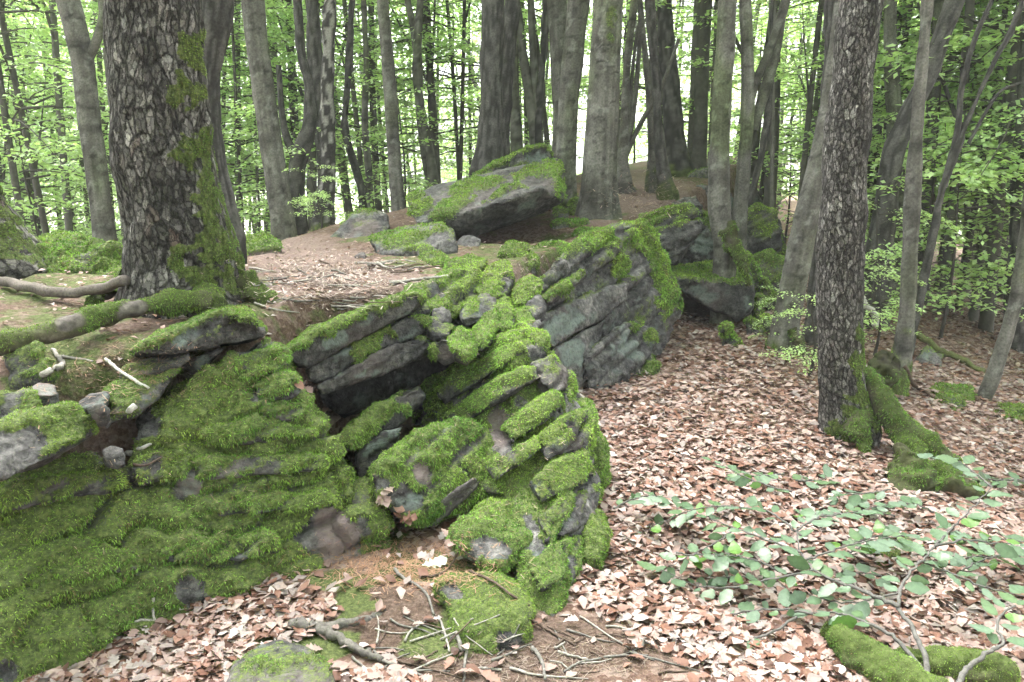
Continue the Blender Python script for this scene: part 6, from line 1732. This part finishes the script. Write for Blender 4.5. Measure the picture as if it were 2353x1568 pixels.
# ---- the broad-leaved sapling over the litter
sap = empty('sapling', tuple(hit(2140, 1560)))
tag(sap, 'broad leaved sapling spreading low grey green leaves over the brown litter', 'sapling')
soff = np.array(sap.location)
LC = [(.078, .130, .072), (.092, .144, .088), (.084, .138, .066), (.088, .175, .038), (.104, .154, .106)]
SAPM = []
for k in range(10):
    v, q = leaf_template(HAZEL, rl.uniform(-.12, .22), rl.uniform(-.12, .25), rl.uniform(-.25, .25), 80 + k)
    v = v + np.array([.5, 0, 0])
    cc = np.repeat(np.array(LC[k % 5])[None], len(v), 0).copy()
    cc[1::3] *= 1.25
    SAPM.append(build_mesh('leaf', v, [q], M_NEARLEAF, cc, True))
rk = np.random.default_rng(5)
BR = [  # (pixel x, pixel y, Y) along each stem or twig, stem width, leaf start
    ([(2150, 1600, 2.10), (2110, 1530, 2.22), (2060, 1470, 2.32), (1990, 1430, 2.42), (1930, 1412, 2.50), (1870, 1408, 2.56)], 17, .55),
    ([(2140, 1600, 2.10), (2125, 1510, 2.24), (2095, 1440, 2.36), (2066, 1400, 2.45), (2072, 1345, 2.55), (2110, 1300, 2.65), (2150, 1255, 2.75)], 18, .55),
    ([(2066, 1395, 2.45), (1990, 1360, 2.55), (1920, 1335, 2.65), (1870, 1310, 2.72), (1840, 1270, 2.80), (1830, 1220, 2.9)], 12, .3),
    ([(1870, 1408, 2.56), (1790, 1400, 2.62), (1700, 1408, 2.66), (1600, 1412, 2.70), (1540, 1402, 2.74)], 7, .1),
    ([(1830, 1420, 2.54), (1780, 1450, 2.5), (1700, 1475, 2.5), (1610, 1470, 2.54), (1510, 1430, 2.62), (1400, 1405, 2.7)], 7, .2),
    ([(1870, 1310, 2.72), (1780, 1330, 2.74), (1690, 1350, 2.78), (1600, 1345, 2.84), (1520, 1310, 2.9)], 7, .1),
    ([(1840, 1270, 2.8), (1760, 1240, 2.92), (1680, 1210, 3.05), (1600, 1180, 3.2), (1540, 1160, 3.3)], 6, .1),
    ([(1840, 1230, 2.88), (1770, 1180, 3.05), (1700, 1165, 3.15), (1620, 1165, 3.2), (1545, 1190, 3.22), (1480, 1220, 3.22)], 6, .15),
    ([(1830, 1220, 2.9), (1880, 1190, 3.0), (1950, 1180, 3.1), (2040, 1160, 3.2)], 6, .1),
    ([(1850, 1290, 2.76), (1930, 1260, 2.85), (2010, 1240, 2.95), (2080, 1230, 3.0)], 6, .1),
    ([(2072, 1360, 2.52), (1960, 1385, 2.58), (1880, 1375, 2.64), (1840, 1350, 2.7)], 6, .1),
    ([(2150, 1255, 2.75), (2200, 1200, 2.9), (2250, 1150, 3.0), (2280, 1120, 3.1)], 7, .1),
    ([(2150, 1255, 2.75), (2220, 1240, 2.8), (2290, 1250, 2.8), (2350, 1255, 2.8)], 7, .1),
    ([(2120, 1290, 2.68), (2190, 1320, 2.62), (2270, 1350, 2.55), (2350, 1370, 2.5)], 7, .15),
    ([(2200, 1600, 2.05), (2215, 1545, 2.15), (2270, 1500, 2.22), (2305, 1480, 2.28), (2290, 1430, 2.36), (2330, 1390, 2.42)], 18, .6),
    ([(1540, 1402, 2.74), (1470, 1410, 2.76), (1400, 1400, 2.8), (1330, 1430, 2.8)], 5, .1),
    ([(1700, 1210, 3.05), (1640, 1250, 3.0), (1580, 1280, 2.96), (1540, 1300, 2.94)], 5, .1),
    ([(1820, 1130, 3.3), (1740, 1110, 3.4), (1680, 1080, 3.5), (1640, 1060, 3.55)], 5, .0),
    ([(2280, 1120, 3.1), (2230, 1080, 3.3), (2200, 1060, 3.4), (2150, 1050, 3.5)], 5, .1)]
sap2 = empty('sapling', tuple(ground_hit(2300, 1500)))
tag(sap2, 'low second sapling whose thin twigs thread through the broad leaved one', 'sapling')
NB1 = len(BR)
re_ = np.random.default_rng(31)
for k in range(20):
    px, py = re_.uniform(1420, 2380), re_.uniform(1075, 1480)
    if (px < 1560 and py > 1380) or px < 1420 + (1480 - py) * .25 - 40 or (py > 1400 and px > 2000):
        continue
    g0 = ground_hit(px, py)[1]
    Yk = g0 - re_.uniform(.10, .32)
    L = re_.uniform(90, 190); a = re_.uniform(-.35, .55) + (np.pi if re_.random() < .7 else 0)
    pts = [(px - L * .5 * math.cos(a), py + L * .35 * math.sin(a) + 14, Yk - .03), (px - L * .15 * math.cos(a), py + 2, Yk), (px + L * .25 * math.cos(a), py - 4 - L * .1 * math.sin(a), Yk + .05), (px + L * .55 * math.cos(a), py + 2 - L * .2 * math.sin(a), Yk + .08)]
    BR.append((pts, 5, .05))
nleaf = 0
for bi, (pts, wpx, st) in enumerate(BR):
    if bi == NB1:
        sap = sap2; soff = np.array(sap2.location)
    P = np.array([W(*q) for q in pts])
    n = max(16, len(pts) * 6)
    c = catmull(P, n)
    c += RNG.normal(size=c.shape) * .0025
    t = np.linspace(0, 1, n)
    g = G()
    s0 = wpx / 2 / FPX * pts[0][2]
    tube(g, c - soff, np.maximum(s0 * (1 - .72 * t), .0012), 7, (.105, .10, .095))
    br = g.build('stem' if wpx > 14 else 'branch', M_BARK, sap)
    L = np.linalg.norm(np.diff(P, axis=0), axis=1).sum()
    m = int(L * (1 - st) / .033) + 2
    for k in range(m):
        tk = st + (1 - st) * (k + .3 + .4 * rk.random()) / m
        tk = min(tk, 1.0) if k < m - 1 else 1.0
        p = np.array([np.interp(tk, t, c[:, d]) for d in range(3)])
        tan = np.array([np.interp(min(tk + .05, 1), t, c[:, d]) - np.interp(max(tk - .08, 0), t, c[:, d]) for d in range(3)])
        tan /= np.linalg.norm(tan)
        sd_ = np.cross(tan, [0, 0, 1.0]); sd_ /= max(np.linalg.norm(sd_), 1e-6)
        sg = 1 if k % 2 else -1
        a = tan * rk.uniform(.15, .7) + sd_ * sg * rk.uniform(.5, 1.0) + np.array([0, 0, rk.normal() * .18 - .05])
        if k == m - 1:
            a = tan + np.array([0, 0, -.1])
        a /= np.linalg.norm(a)
        nrm_ = np.array([rk.normal() * .22, -.12 + rk.normal() * .22, 1.0])
        if rk.random() < .07:
            nrm_ = np.array([rk.normal(), -1.0, .4])
        nrm_ -= a * (nrm_ @ a); nrm_ /= np.linalg.norm(nrm_)
        b2 = np.cross(nrm_, a)
        s = rk.uniform(.045, .095)
        mi = int(rk.integers(0, 10))
        if mi % 5 == 3 and rk.random() < .5:
            mi = (mi + 1) % 10
        o = link('leaf', SAPM[mi], br)
        pl = p - soff + a * .012
        mt = Matrix(((a[0], b2[0], nrm_[0], pl[0]), (a[1], b2[1], nrm_[1], pl[1]), (a[2], b2[2], nrm_[2], pl[2]), (0, 0, 0, 1)))
        o.matrix_local = mt @ Matrix.Diagonal((s, s, s, 1))
        nleaf += 1
print('LITTER', NLIT, 'SAPLEAVES', nleaf)

# ------------------------------------------------------------------ damp air between the trees
def box_mesh(name, lo, hi):
    v = np.array([(x, y, z) for x in (lo[0], hi[0]) for y in (lo[1], hi[1]) for z in (lo[2], hi[2])], float)
    q = np.array([(0, 1, 3, 2), (4, 6, 7, 5), (0, 4, 5, 1), (2, 3, 7, 6), (0, 2, 6, 4), (1, 5, 7, 3)])
    return v, q
hz, nt, out = new_mat('damp_air')
pv = N(nt, 'ShaderNodeVolumePrincipled')
pv.inputs['Color'].default_value = (0.95, 0.98, 0.97, 1)
pv.inputs['Density'].default_value = HAZE_DENSITY
pv.inputs['Anisotropy'].default_value = 0.2
nt.links.new(pv.outputs[0], out.inputs['Volume'])
zs_ = [float(gp[:, 2].min()) - 1.2, 22.0]
v, q = box_mesh('haze', (-190, -12, zs_[0]), (190, 320, zs_[1]))
o = build('haze', v, [q], hz, None, None, False)
tag(o, 'thin damp air whitening the depth of the wood', 'haze', None, 'stuff')
